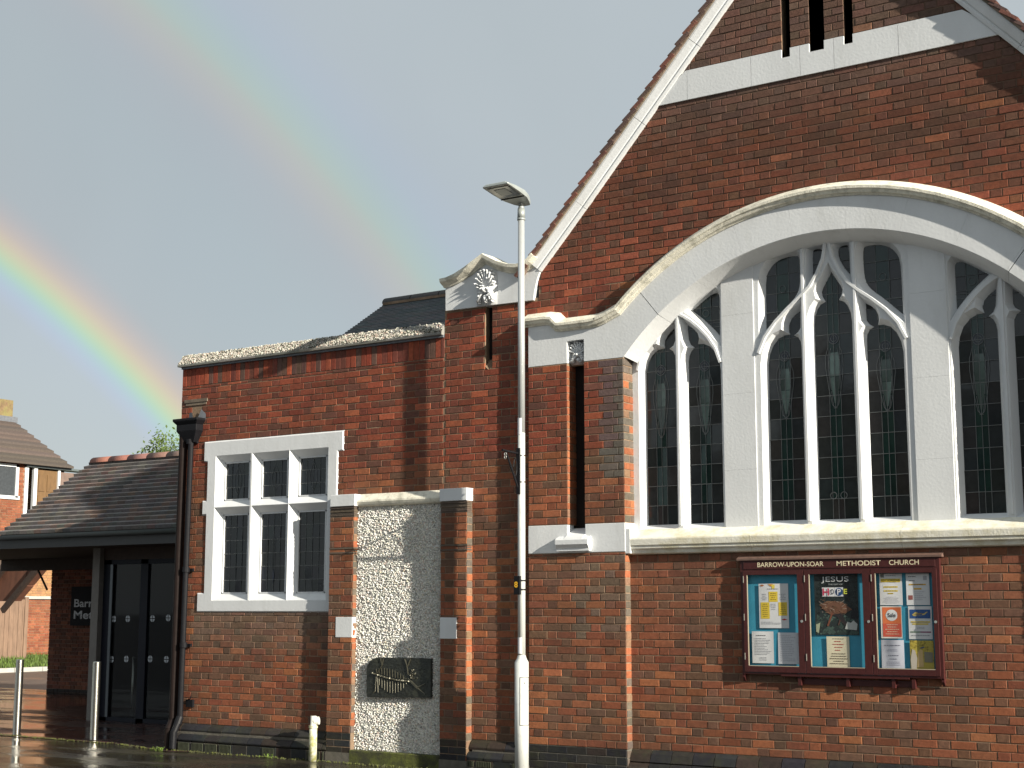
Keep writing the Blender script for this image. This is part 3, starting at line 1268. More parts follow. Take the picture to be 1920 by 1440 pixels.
# main sill
mb = MB()
pr = [(2.44, .09), (2.43, .07), (2.352, -.082), (2.345, -.094), (2.332, -.099), (2.278, -.096), (2.268, -.084), (2.248, -.084), (2.240, -.080), (2.236, -.06), (2.20, -.052), (2.192, -.04), (2.19, 0.0)]
cuts = [-7.238, -5.9, -4.45, -3.04]
for a, b in zip(cuts[:-1], cuts[1:]):
    mb = MB()
    n = len(pr)
    a2, b2 = a+.0015, b-.0015
    mb.add([(a2, y, z) for z, y in pr]+[(b2, y, z) for z, y in pr], [(i, i+1, i+1+n, i+n) for i in range(n-1)]+[tuple(range(n))[::-1], tuple(range(n, 2*n))])
    mb.build('sill_stone', 'weather', church)
mb = MB()
mb.box(-7.24, -7.18, -.1, .1, 2.2, 2.44)
mb.build('sill_return', 'white', church)

# pillars between the lights
for a, b in ((-6.225, -5.885), (mir(-5.885), mir(-6.225))):
    top = CZ+math.sqrt(2.70**2-(min(abs(a-CX), abs(b-CX)))**2)
    zz = [2.42, 2.98, 3.72, 4.50, top+.02]
    for z0, z1 in zip(zz[:-1], zz[1:]):
        mb = MB()
        mb.box(a, b, .078, .24, z0+.0004, z1-.0004)
        mb.build('pillar_stone', 'white', church, bevel=.0012)

# --- the traceried window
win = group_part('traceried_window', church)


def rectlight(x0, x1, zb, head):
    """head: list of points from the left springing over the top to the right springing"""
    return [(x0, zb)]+head+[(x1, zb)]


def m2(pts):
    return [(mir(x), z) for x, z in reversed(pts)]


A1 = rectlight(-7.119, -6.785, 2.485, [(-7.117, 4.039), (-7.093, 4.133), (-7.046, 4.205), (-6.975, 4.252), (-6.900, 4.262),
                                       (-6.905, 4.300), (-6.895, 4.345), (-6.87, 4.39), (-6.83, 4.425), (-6.787, 4.459), (-6.783, 4.323), (-6.800, 4.285), (-6.850, 4.252),
                                       (-6.810, 4.222), (-6.788, 4.180), (-6.785, 4.12)])
A2 = rectlight(-6.638, -6.287, 2.485, [(-6.638, 4.10), (-6.628, 4.158), (-6.605, 4.204), (-6.567, 4.236), (-6.610, 4.268), (-6.632, 4.321), (-6.640, 4.417), (-6.641, 4.475),
                                       (-6.582, 4.430), (-6.533, 4.380), (-6.518, 4.323), (-6.530, 4.267), (-6.467, 4.264), (-6.402, 4.231), (-6.338, 4.164), (-6.300, 4.073), (-6.287, 3.979)])
AT = smooth_closed([(-6.586, 4.612), (-6.488, 4.680), (-6.413, 4.728), (-6.345, 4.765), (-6.289, 4.757), (-6.283, 4.695), (-6.287, 4.326), (-6.362, 4.415), (-6.455, 4.506), (-6.527, 4.565)], sharp=(0, 6), it=1)
B1 = rectlight(-5.785, -5.436, 2.485, [(-5.780, 3.99), (-5.762, 4.089), (-5.725, 4.172), (-5.666, 4.236), (-5.60, 4.262), (-5.548, 4.262), (-5.558, 4.31), (-5.552, 4.36), (-5.530, 4.41),
                                       (-5.49, 4.450), (-5.438, 4.482), (-5.440, 4.318), (-5.466, 4.280), (-5.510, 4.250), (-5.466, 4.226), (-5.442, 4.185), (-5.436, 4.13)])
B2 = rectlight(-5.300, -4.924, 2.48, [(-5.298, 4.33), (-5.290, 4.41), (-5.262, 4.48), (-5.230, 4.52), (-5.178, 4.543), (-5.205, 4.59), (-5.215, 4.64), (-5.20, 4.68), (-5.165, 4.735), (-5.112, 4.820),
                                      (-5.059, 4.735), (-5.024, 4.68), (-5.009, 4.64), (-5.019, 4.59), (-5.046, 4.543), (-4.994, 4.52), (-4.962, 4.48), (-4.934, 4.41), (-4.926, 4.33)])
TL = smooth_closed([(-5.790, 4.60), (-5.784, 4.850), (-5.743, 4.935), (-5.671, 4.998), (-5.583, 5.025), (-5.454, 5.030), (-5.432, 5.008), (-5.428, 4.888), (-5.433, 4.741), (-5.456, 4.662), (-5.510, 4.594), (-5.624, 4.501), (-5.714, 4.412), (-5.790, 4.338)], sharp=(13,), it=1)
SL = smooth_closed([(-5.295, 5.051), (-5.265, 5.067), (-5.206, 5.059), (-5.185, 5.028), (-5.190, 4.956), (-5.230, 4.863), (-5.296, 4.775)], sharp=(6,), it=1)
LIGHTS = {'A': [A1, A2, AT], 'B': [B1, B2, m2(B1), TL, SL, m2(SL), m2(TL)], 'C': [m2(A1), m2(A2), m2(AT)]}


def arch_outline(x0, x1, zb):
    def zt(x):
        return CZ+math.sqrt(max(.01, 2.80**2-(x-CX)**2))
    n = 24
    p = [(x0, zb)]
    if x0 < -7.2:
        p.append((x0, 4.0))
        xs0 = -7.22
    else:
        xs0 = x0
    xe = x1
    if x1 > mir(-7.2):
        xe = mir(-7.22)
    for i in range(n+1):
        x = xs0+(xe-xs0)*i/n
        p.append((x, zt(x)))
    if x1 > mir(-7.2):
        p.append((x1, 4.0))
    p.append((x1, zb))
    return p


for key, (x0, x1) in (('A', (-7.33, -6.13)), ('B', (-5.97, mir(-5.97)))):
    pl_ = curve_plate('tracery', arch_outline(x0, x1, 2.34), LIGHTS[key], .088, .175, .045, .085, 'white', win)
    if key == 'A':
        me_ = pl_.data.copy()
        for v in me_.vertices:
            v.co.x = mir(v.co.x)
        me_.flip_normals()
        link('tracery', me_, win)
# raised fillets on the tracery
fl = MB()


_fy = [0]


def fillet(pts, w=.019, y0=.074, y1=.10):
    _fy[0] += 1
    y0 = y0-.0017*(_fy[0] % 6)
    for a, b in zip(pts[:-1], pts[1:]):
        a, b = Vector(a), Vector(b)
        t = (b-a).normalized()
        n = Vector((-t.y, t.x))*w
        a2, b2 = a-t*.004, b+t*.004
        q = [a2+n, a2-n, b2-n, b2+n]
        y0 -= .0002
        c = [a2+n*.6, a2-n*.6, b2-n*.6, b2+n*.6]
        vs = [(p.x, y1, p.y) for p in q]+[(p.x, y0, p.y) for p in c]
        fl.add(vs, [(4, 5, 6, 7), (0, 1, 5, 4), (1, 2, 6, 5), (2, 3, 7, 6), (3, 0, 4, 7)])


for s in (lambda x: x, mir):
    F = lambda pts: fillet([(s(x), z) for x, z in pts])
    F([(-6.711, 2.47), (-6.711, 4.56)])
    F([(-6.71, 4.58), (-6.64, 4.545), (-6.56, 4.49), (-6.47, 4.41), (-6.38, 4.31), (-6.30, 4.19), (-6.25, 4.05)])
    F([(-7.17, 4.05), (-7.14, 4.16), (-7.08, 4.26), (-6.97, 4.38), (-6.86, 4.50), (-6.73, 4.60)])
    F([(-5.368, 2.47), (-5.368, 5.06)])
    F([(-5.84, 4.10), (-5.77, 4.25), (-5.66, 4.385), (-5.53, 4.50), (-5.40, 4.60), (-5.30, 4.69), (-5.22, 4.81), (-5.16, 4.94), (-5.13, 5.08)])
fl.build('fillet', 'white', win)
# panes and cames: every light has its own grid; coloured strip and long tulip motif in the tall lights
GL_SIDE = [(.026, .031, .031), (.030, .032, .032), (.024, .030, .032), (.034, .033, .032)]
GL_MID = [(.012, .034, .029), (.012, .028, .025), (.016, .040, .033)]
came = MB()
npane = [0]


def pane_obj(x0, x1, z0, z1, y, col, name='pane', parent=None, tilt=.0035):
    b = MB()
    t = [random.uniform(-tilt, tilt)*min(1, (x1-x0)/.1) for _ in range(3)]
    b.add([(x0, y+t[0], z0), (x1, y+t[1], z0), (x1, y+t[1]+t[2]-t[0]*.0, z1), (x0, y+t[0]+t[2], z1)], [(0, 1, 2, 3)], col)
    b.build(name, 'glass', parent or win)


def cm(x0, z0, x1, z1, y=.172, w=.0028, mbx=None):
    (mbx or came).tube((x0, y, z0), (x1, y, z1), w, w, 5, caps=False)


YG = .178


def tall_light(x0, x1, zb, zt, motif_z):
    cx = (x0+x1)/2
    cw = .056
    cols = [x0-.012, cx-cw, cx, cx+cw, x1+.012]
    rows = [zb-.01, zb+.19]
    while rows[-1] < zt:
        rows.append(rows[-1]+.194)
    rows[-1] = zt+.01
    for r0, r1 in zip(rows[:-1], rows[1:]):
        for i in range(4):
            mid = i in (1, 2)
            if r0 < zb+.1:
                mid = False
            c = random.choice(GL_MID if mid else GL_SIDE)
            pane_obj(cols[i], cols[i+1], r0, r1, YG, jit(c, .12))
        cm(x0, r1, x1, r1)
    for c in cols[1:4]:
        cm(c, zb, c, zt)
    # tulip: long tapering pale glass with dark leaf edges and a rose above
    zt_, zb_ = motif_z
    h = zt_-zb_
    L_ = [(-.052, .0), (-.085, -.18*h), (-.088, -.35*h), (-.062, -.68*h), (-.03, -.95*h), (0, -h)]
    b = MB()
    for sgn in (-1, 1):
        inn = [(-.045, -.12*h), (-.048, -.40*h), (-.030, -.72*h), (-.006, -.93*h), (0, -.93*h), (0, -.12*h)]
        poly = [(cx+sgn*x, zt_+z) for x, z in inn]
        half = .45*h
        a = [(cx+sgn*.002, zt_-.12*h), (cx+sgn*.045, zt_-.12*h), (cx+sgn*.048, zt_-.5*h), (cx+sgn*.002, zt_-.5*h)]
        c2 = [(cx+sgn*.002, zt_-.51*h), (cx+sgn*.048, zt_-.51*h), (cx+sgn*.030, zt_-.74*h), (cx+sgn*.008, zt_-.93*h), (cx+sgn*.002, zt_-.93*h)]
        for q in (a, c2):
            p = MB()
            g = random.uniform(.5, 1.5)
            p.prism(q, YG-.004, YG-.002, (.10*g, .14*g, .125*g))
            p.build('pane', 'glass', win)
        pts = [(cx+sgn*-x, zt_+z) for x, z in L_]
        for p0, p1 in zip(pts[:-1], pts[1:]):
            cm(p0[0], p0[1], p1[0], p1[1])
            cm(cx+(p0[0]-cx)*.6, p0[1]-.03, cx+(p1[0]-cx)*.6, p1[1]-.02 if p1 != pts[-1] else p1[1])
    for rr in (.052, .03):
        for i in range(10):
            a0, a1 = 2*math.pi*i/10, 2*math.pi*(i+1)/10
            cm(cx+rr*math.cos(a0), zt_+.06+rr*math.sin(a0), cx+rr*math.cos(a1), zt_+.06+rr*math.sin(a1))
    p = MB()
    p.prism([(cx+.05*math.cos(i*.628), zt_+.06+.05*math.sin(i*.628)) for i in range(10)], YG-.004, YG-.002, (.008, .012, .022))
    p.build('pane', 'glass', win)


for s in (lambda a, b: (a, b), lambda a, b: (mir(b), mir(a))):
    tall_light(*s(-7.119, -6.785), 2.485, 4.47, (3.98, 3.36))
    tall_light(*s(-6.640, -6.287), 2.485, 4.48, (3.98, 3.36))
    tall_light(*s(-5.785, -5.436), 2.485, 4.49, (4.00, 3.46))
tall_light(-5.300, -4.924, 2.48, 4.83, (4.12, 3.52))
for p in ((-5.16, 2.70), (-5.06, 2.70)):
    for i in range(10):
        a0, a1 = 2*math.pi*i/10, 2*math.pi*(i+1)/10
        cm(p[0]+.032*math.cos(a0), p[1]+.032*math.sin(a0), p[0]+.032*math.cos(a1), p[1]+.032*math.sin(a1), w=.004)
for (x0, x1, z0, z1, cols, rws) in ((-6.60, -6.27, 4.30, 4.79, 3, 3), (mir(-6.27), mir(-6.60), 4.30, 4.79, 3, 3), (-5.80, -5.42, 4.31, 5.05, 3, 4),
                                    (mir(-5.42), mir(-5.80), 4.31, 5.05, 3, 4), (-5.31, -5.18, 4.76, 5.08, 1, 2), (mir(-5.18), mir(-5.31), 4.76, 5.08, 1, 2)):
    for i in range(cols):
        for j in range(rws):
            a, b = x0+(x1-x0)*i/cols, x0+(x1-x0)*(i+1)/cols
            c, d = z0+(z1-z0)*j/rws, z0+(z1-z0)*(j+1)/rws
            pane_obj(a, b, c, d, YG, jit(random.choice(GL_MID if i == 1 else GL_SIDE), .3))
            cm(a, d, b, d)
        if i:
            cm(x0+(x1-x0)*i/cols, z0, x0+(x1-x0)*i/cols, z1)
    if cols == 3:
        cx, cz = (x0+x1)/2, z0+(z1-z0)*.55
        for i in range(10):
            a0, a1 = 2*math.pi*i/10, 2*math.pi*(i+1)/10
            cm(cx+.035*math.cos(a0), cz+.035*math.sin(a0), cx+.035*math.cos(a1), cz+.035*math.sin(a1))
came.build('lead_came', 'lead', win)
mb = MB()
mb.box(-7.3, mir(-7.3), .21, .24, 2.2, 5.3)
mb.build('window_backing', 'dark', win)

# --- plinth of blue bricks
BW = W


def blue():
    return jit(random.choice([(.022, .022, .024), (.028, .025, .023), (.018, .018, .021), (.036, .025, .020)]), .25)


def splay_course(thing_o, x0, x1, ztop, drop, out, yback, name='plinth_brick', wth=.225, vdrop=.03):
    x = x0
    while x < x1-.02:
        b = min(x+wth, x1)
        mb = MB()
        a_, b_ = x+.003, b-.004
        rr = random.uniform(-.002, .002)
        pr_ = [(yback+.01, ztop), (yback, ztop), (yback-out*.55, ztop-drop*.35), (yback-out+rr, ztop-drop), (yback-out-.003+rr, ztop-drop-.008), (yback-out+rr, ztop-drop-vdrop), (yback+.01, ztop-drop-vdrop)]
        n = len(pr_)
        mb.add([(a_, y, z) for y, z in pr_]+[(b_, y, z) for y, z in pr_], [(i, (i+1) % n, (i+1) % n+n, i+n) for i in range(n)]+[tuple(range(n))[::-1], tuple(range(n, 2*n))], blue())
        mb.build(name, 'blue', thing_o)
        x = b


def blue_run(thing_o, x0, x1, y, zs, ribs=False):
    for k, (z0, z1) in enumerate(zs):
        x = x0
        i = 0
        off = (.1125 if k % 2 else 0)
        while x < x1-.01:
            w_ = .225 if (i or not off) else off
            b = min(x+w_, x1)
            mb = MB()
            mb.box(x+.003, b-.003, y-.005+random.uniform(-.001, .002), y+.04, z0+.004, z1-.004, blue(), ch=.003)
            if ribs and random.random() < .5:
                t = x+.02
                while t < b-.02:
                    mb.box(t, t+.01, y-.012, y, z0+.01, z1-.01, (.05, .055, .035))
                    t += .021
            mb.build('plinth_brick', 'blue', thing_o)
            x = b
            i += 1


mb = MB()
mb.box(-9.53, -8.365, -.108, 0, -.1, .10)
mb.box(-9.1, -8.365, -.058, 0, .10, .24)
mb.box(-7.235, mir(-7.235), -.10, 0, -.1, .15)
mb.box(-8.365, -7.235, -.1, .0, -.1, .312)
mb.box(mir(-7.235), mir(-8.365), -.1, .0, -.1, .312)
mb.build('plinth_core', 'darkmortar', church)
splay_course(church, -9.14, -8.365, .31, .065, .06, 0)
splay_course(church, -9.14, -8.365, .195, .05, .05, -.06)
blue_run(church, -9.14, -8.365, -.105, [(-.05, .04), (.04, .115)], True)
splay_course(church, -7.235, mir(-7.235), .31, .10, .065, 0, vdrop=.012)
splay_course(church, -7.235, mir(-7.235), .19, .05, .04, -.065)
blue_run(church, -7.235, mir(-7.235), -.1, [(-.05, .04), (.04, .115)])
blue_run(church, -8.365, -7.235, -.1, [(-.05, .0), (0, .08), (.08, .155), (.155, .235), (.235, .31)])
blue_run(church, mir(-7.235), mir(-8.365), -.1, [(-.05, .08), (.08, .155), (.155, .235), (.235, .31)])
side_bricks(W, -7.235, -.1, 0, .0, .31, 1.1)
W.finish({'brick': 'brick'}, {'brick': 'brickwork'})

# ================================================================== SIDE WING
wing = thing('flat_topped_wing', (-11.5, 0, 0), 'low red brick wing with ragged parapet left of the chapel', 'building')
WW = Wall(wing)
WX0, WX1 = -13.58, -9.53


def spans_wing(z0, z1):
    zc = (z0+z1)/2
    res = [(WX0, WX1)]
    cuts = []
    if 1.64 < zc < 3.66:
        cuts.append((-13.07, -11.04))
    if zc < 2.93:
        cuts.append((-11.04, -9.15))
    if 3.97 < zc < 4.17:
        cuts.append((-13.40, -13.22))
    for a, b in cuts:
        nr = []
        for p, q in res:
            if b <= p or a >= q:
                nr.append((p, q))
            else:
                if a > p:
                    nr.append((p, a))
                if b < q:
                    nr.append((b, q))
        res = nr
    return [(p, q) for p, q in res if q-p > .04]


WW.run(front(0), .305, 4.392, spans_wing, off=.02)
for a, b in ((-11.045, -10.70), (-9.488, -9.15)):
    WW.run(front(-.1), .31, 2.68, lambda z0, z1: [(a, b)], off=a, proud=.005)
side_bricks(WW, -10.70, -.1, -.03, .31, 2.68)
side_bricks(WW, -9.15, -.1, 0, .0, 2.68, .45)
# bit of church wall right of the right pier up to the seam is the chapel's; soldier course
x = WX0
while x < WX1-.02:
    b = min(x+.0755, WX1)
    c = random.choice([(.26, .055, .03), (.22, .05, .03), (.12, .065, .05), (.30, .07, .035), (.17, .05, .035)])
    WW.brick(front(0), x+.003, b-.003, 4.397, 4.615, jit(c), key='soldier_brick', proud=.006)
    x = b
mb = MB()
# mortar body of the wing with window opening
for (a, b, z0, z1) in ((WX0, -13.05, 0, 4.64), (-13.05, -11.06, 0, 1.66), (-13.05, -11.06, 3.64, 4.64), (-11.06, WX1, 0, 4.64)):
    mb.box(a, b, 0, .35, z0, z1)
mb.box(-11.045, -10.70, -.1, 0, 0, 2.8)
mb.box(-9.488, -9.15, -.1, 0, 0, 2.8)
mb.build('wall', 'mortar', wing)
mb = MB()
mb.box(WX0+.05, WX1, .5, 9, 0, 4.5)
mb.box(WX0+.02, WX0+.3, .35, 9, 0, 4.6)
mb.build('rear_wall', 'darkmortar', wing)
# coping of the parapet: crumbling render
mb = MB()
pr_ = [(4.642, .0), (4.640, -.07), (4.662, -.075), (4.668, -.068), (4.79, .02), (4.80, .2), (4.65, .3)]
cuts = [WX0-.03, -12.9, -12.3, -11.6, -10.9, -10.3, -9.535]
for a, b in zip(cuts[:-1], cuts[1:]):
    mb = MB()
    n = len(pr_)
    mb.add([(a+.002, y, z) for z, y in pr_]+[(b-.002, y, z) for z, y in pr_], [(i, i+1, i+1+n, i+n) for i in range(n-1)]+[tuple(range(n))[::-1], tuple(range(n, 2*n))], jit((.26, .25, .22)))
    mb.build('parapet_coping', 'dash', wing)
mb = MB()
for _ in range(7500):
    x = random.uniform(WX0-.02, -9.54)
    t = random.random()
    bare = x > -10.35 and random.random() < (.85 if t > .45 else .25)
    if bare:
        continue
    y = -.066+t*.088
    z = 4.672+t*.122
    g = random.random()
    c = (.50, .48, .42) if g < .42 else ((.33, .31, .27) if g < .68 else ((.07, .075, .055) if g < .9 else (.42, .32, .27)))
    mb.pebble((x, y, z), random.uniform(.006, .016), jit(c))
for _ in range(700):
    x = random.uniform(WX0-.02, -9.6)
    mb.pebble((x, -.062, 4.666), random.uniform(.006, .013), jit((.5, .5, .46)))
mb.build('parapet_pebbledash', 'dash', wing, kind='stuff')
mb = MB()
mb.box(WX0, -9.535, -.03, .0, 4.615, 4.642)
mb.build('parapet_underside', 'lead_sheet', wing)

# stone framed leaded window
wf = group_part('leaded_window', wing)
outer = [(-13.19, 1.635), (-11.04, 1.635), (-11.035, 3.455), (-10.956, 3.46), (-10.956, 3.664), (-13.145, 3.664), (-13.145, 3.45), (-13.083, 3.44), (-13.083, 2.948),
         (-13.15, 2.948), (-13.15, 2.80), (-13.083, 2.80), (-13.08, 1.836), (-13.19, 1.836)]
COLS = [(-12.87, -12.455), (-12.265, -11.845), (-11.675, -11.245)]
holes = []
for a, b in COLS:
    holes.append([(a, 2.955), (b, 2.955), (b, 3.415), (a, 3.415)])
    holes.append([(a, 1.84), (b, 1.84), (b, 2.785), (a, 2.785)])
curve_plate('stone_surround', grow(outer, .083), holes, -.018, .065, .083, .083, 'white', wf)
mb = MB()
mb.box(-13.10, -11.03, .03, .3, 1.60, 3.68)
mbk = MB()
for ci, (a, b) in enumerate(COLS):
    for (z0, z1, rows) in ((2.955, 3.415, 3), (1.84, 2.785, 6)):
        # slim metal casement
        fr = MB()
        for q in ((a, a+.014, z0, z1), (b-.014, b, z0, z1), (a, b, z0, z0+.014), (a, b, z1-.014, z1)):
            fr.box(q[0], q[1], .058, .082, q[2], q[3])
        fr.build('casement', 'white', wf)
        nc = 4
        cs = [a+.014+(b-a-.028)*i/nc for i in range(nc+1)]
        for i in range(nc):
            for j in range(rows):
                c0, c1 = z0+(z1-z0)*j/rows, z0+(z1-z0)*(j+1)/rows
                pane_obj(cs[i], cs[i+1], c0, c1, .078, jit((.012, .015, .018), .4), parent=wf, tilt=.003)
        for i in range(1, nc):
            cm(cs[i], z0, cs[i], z1, y=.073, w=.0025, mbx=mbk)
        for j in range(1, rows):
            zz = z0+(z1-z0)*j/rows
            cm(a, zz, b, zz, y=.073, w=.0025, mbx=mbk)
        if rows == 3:
            cx = (a+b)/2
            pts = [(cx+.055*math.sin(t*math.pi/8)*(1 if True else 1), z0+.06+(z1-z0-.12)*t/8) for t in range(9)]
            for s in (-1, 1):
                pp = [(cx+s*(x-cx), z) for x, z in pts]
                for p0, p1 in zip(pp[:-1], pp[1:]):
                    cm(p0[0], p0[1], p1[0], p1[1], y=.072, w=.0022, mbx=mbk)
        elif ci == 1:
            cx = (a+b)/2
            for dx in (-.02, .02):
                cm(cx+dx, 2.1, cx+dx, 2.5, y=.072, w=.0022, mbx=mbk)
            p = MB()
            p.prism([(cx, 1.95), (cx+.02, 2.05), (cx, 2.13), (cx-.02, 2.05)], .071, .074, (.006, .010, .03))
            p.build('pane', 'glass', wf)
mbk.build('lead_came', 'lead', wf)
mb = MB()
mb.box(-13.04, -11.07, .10, .13, 1.66, 3.64)
mb.build('window_backing', 'dark', wf)

# blocked doorway
mb = MB()
mb.box(-11.03, -10.675, -.125, 0, 2.80, 2.932, ch=.004)
mb.build('cap_stone', 'white', wing)
mb = MB()
mb.box(-9.497, -9.14, -.125, 0, 2.80, 2.934, ch=.004)
mb.build('cap_stone', 'white', wing)
mb = MB()
pr_ = [(2.936, 0), (2.932, -.02), (2.86, -.085), (2.84, -.09), (2.815, -.08), (2.80, -.07), (2.79, -.05), (2.79, 0)]
n = len(pr_)
mb.add([(-10.674, y, z) for z, y in pr_]+[(-9.498, y, z) for z, y in pr_], [(i, i+1, i+1+n, i+n) for i in range(n-1)]+[tuple(range(n))[::-1], tuple(range(n, 2*n))])
mb.build('lintel', 'hood', wing)
for (a, b) in ((-10.935, -10.695), (-9.492, -9.272)):
    mb = MB()
    mb.box(a, b, -.108, 0, 1.346, 1.569, ch=.003)
    mb.build('block_stone', 'white', wing)
for (a, b) in ((-11.045, -10.695), (-9.492, -9.145)):
    for z0, o_ in ((2.785, .014), (2.765, .004), (2.745, .012), (2.722, .004), (2.702, .008), (2.684, .002), (2.33, .012), (2.305, .004), (2.28, .010)):
        cr_ = MB()
        cr_.box(a+.001, b+o_*.5, -.1-o_, -.02, z0-.009, z0+.008, jit((.10, .075, .055)))
        cr_.build('creasing_tile', 'tile', wing)
mb = MB()
mb.box(-10.71, -9.49, -.03, 0, .12, 2.80, (.5, .49, .46))
mb.build('render_panel', 'dash', wing)
mb = MB()
for _ in range(24000):
    x = random.uniform(-10.70, -9.495)
    z = random.uniform(.13, 2.79)
    g = random.random()
    c = (.78, .77, .72) if g < .66 else ((.62, .61, .57) if g < .86 else ((.62, .50, .44) if g < .92 else ((.30, .31, .28) if g < .96 else (.70, .64, .50))))
    mb.pebble((x, -.030-random.uniform(0, .006), z), random.uniform(.005, .0125), jit(c, .1))
mb.build('pebbledash', 'dash', wing, kind='stuff')
mb = MB()
mb.box(-10.715, -9.485, -.11, 0, -.05, .135, ch=.01)
mb.build('door_step', 'moss', wing)
# plinth
mb = MB()
mb.box(WX0, WX1, -.108, 0, -.1, .10)
mb.box(WX0, -11.045, -.058, 0, .10, .24)
mb.build('plinth_core', 'darkmortar', wing)
splay_course(wing, WX0, -11.045, .305, .06, .06, 0, vdrop=.025)
splay_course(wing, WX0, -11.045, .19, .055, .055, -.06, vdrop=.02)
blue_run(wing, WX0, -11.045, -.105, [(-.03, .105)], True)
for a, b in ((-11.045, -10.70), (-9.488, -9.15)):
    blue_run(wing, a, b, -.1, [(-.05, .01), (.01, .085), (.085, .16), (.16, .235), (.235, .31)])
WW.finish({'brick': 'brick', 'soldier_brick': 'brick'}, {'brick': 'brickwork', 'soldier_brick': 'soldier_brickwork'})

# rainwater outlet, hopper and pipes
mb = MB()
mb.box(-13.40, -13.22, .12, .2, 3.97, 4.18)
mb.build('outlet_hole', 'dark', wing)
mb = MB()
mb.box(-13.52, -13.13, -.02, .0, 4.185, 4.225, (.16, .13, .1))
mb.box(-13.50, -13.15, -.012, .0, 4.15, 4.185, (.2, .16, .12))
mb.build('outlet_lintel', 'brick', wing)
mb = MB()
mb.add([(-13.45, -.012, 3.96), (-13.34, -.03, 3.96), (-13.37, -.03, 4.06), (-13.43, -.012, 4.06)], [(0, 1, 2, 3)])
mb.add([(-13.28, -.03, 3.96), (-13.15, -.012, 3.96), (-13.15, -.012, 4.03), (-13.22, -.02, 4.09)], [(0, 1, 2, 3)])
mb.build('lead_apron', 'lead_sheet', wing)
mb = MB()


def frust(mb, a0, a1, z0, y0, b0, b1, z1, y1, yb=-.01):
    vs = [(a0, yb, z0), (a1, yb, z0), (a1, y0, z0), (a0, y0, z0), (b0, yb, z1), (b1, yb, z1), (b1, y1, z1), (b0, y1, z1)]
    mb.add(vs, [(0, 1, 2, 3), (7, 6, 5, 4), (3, 2, 6, 7), (0, 3, 7, 4), (2, 1, 5, 6), (1, 0, 4, 5)])


frust(mb, -13.40, -13.27, 3.68, -.09, -13.53, -13.19, 3.82, -.13)
frust(mb, -13.53, -13.19, 3.82, -.13, -13.53, -13.19, 3.90, -.13)
frust(mb, -13.53, -13.19, 3.90, -.13, -13.575, -13.155, 3.945, -.155)
frust(mb, -13.575, -13.155, 3.945, -.155, -13.575, -13.155, 3.975, -.155)
mb.build('hopper', 'black', wing, bevel=.004)
mb = MB()
mb.tube((-13.325, -.075, 3.72), (-13.36, -.075, .36), .034, .034, 14)
for z in (3.66, 2.1, 1.2):
    mb.tube((-13.34, -.075, z), (-13.34, -.075, z+.06), .045, .045, 14)
    mb.box(-13.42, -13.26, -.04, -.01, z+.01, z+.045)
mb.tube((-13.36, -.075, .38), (-13.36, -.11, .30), .045, .045, 12)
mb.tube((-13.36, -.11, .31), (-13.37, -.16, .20), .04, .04, 12)
mb.tube((-13.37, -.16, .22), (-13.37, -.17, .02), .042, .042, 12)
mb.build('downpipe', 'black', wing, smooth=False)
mb = MB()
mb.tube((-13.49, -.06, .30), (-13.47, -.06, 3.80), .052, .052, 14)
mb.tube((-13.49, -.06, .33), (-13.48, -.13, .22), .055, .055, 12)
mb.tube((-13.48, -.13, .24), (-13.48, -.14, .0), .055, .055, 12)
mb.build('soil_pipe', mat('dark_brown_iron', (.014, .009, .008), .6, var=.3, vscale=12, spec=.15), wing)
mb = MB()
mb.tube((-13.3, -.02, .58), (-13.22, -.05, .60), .008, .006, 6)
mb.tube((-13.22, -.05, .60), (-13.2, -.06, .65), .006, .003, 6)
mb.box(-13.31, -13.2, -.035, 0, .50, .585)
mb.build('broken_bracket', 'black', wing)

# roof behind the parapet
SX0 = -11.75
mb = MB()
ye, ze, yr, zr = .6, 4.82, 1.75, 5.555
nr = 24
for i in range(nr):
    t0, t1 = i/nr, (i+1)/nr
    xx = SX0
    while xx < -9.6:
        xb = min(xx+.165, -9.6)
        c_ = jit(random.choice([(.085, .095, .10), (.07, .085, .09), (.10, .095, .10)]))
        y0_, z0_ = ye+(yr-ye)*t0, ze+(zr-ze)*t0+.016
        y1_, z1_ = ye+(yr-ye)*t1, ze+(zr-ze)*t1+.002
        o_ = random.uniform(-.001, .002)
        mb.add([(xx+.001, y0_, z0_+o_), (xb-.001, y0_, z0_+o_), (xb-.001, y1_, z1_+o_), (xx+.001, y1_, z1_+o_), (xx+.001, y0_, z0_-.016), (xb-.001, y0_, z0_-.016)],
               [(0, 1, 2, 3), (4, 5, 1, 0)], c_)
        xx = xb
mb.build('roof_slates', 'slate', wing, kind='stuff')
mb = MB()
mb.add([(SX0+.02, ye, ze), (-9.6, ye, ze), (-9.6, yr, zr-.005), (SX0+.02, yr, zr-.005), (SX0+.02, 2.9, ze), (-9.6, 2.9, ze)], [(0, 1, 2, 3), (3, 2, 5, 4), (0, 3, 4), (1, 5, 2)])
mb.build('roof_deck', 'darkmortar', wing)
x = SX0
while x < -9.7:
    b = min(x+.45, -9.6)
    mb = MB()
    c_ = jit((.07, .065, .06))
    n = 8
    ra = .085
    vs = []
    for xx in (x+.006, b-.006):
        for i in range(n+1):
            a = math.pi*(i/n)
            vs.append((xx, yr-.10*math.cos(a), zr-.03+ra*math.sin(a)+.01))
    mb.add(vs, [(i, i+1, i+1+n+1, i+n+1) for i in range(n)]+[tuple(range(n+1))[::-1], tuple(range(n+1, 2*n+2))], c_)
    mb.build('ridge_tile', 'tile', wing, smooth=False)
    x = b
mb = MB()
mb.box(SX0+.02, -9.6, yr-.105, yr+.1, zr-.045, zr-.012, (.35, .32, .27))
mb.build('ridge_bedding', 'mortar', wing)

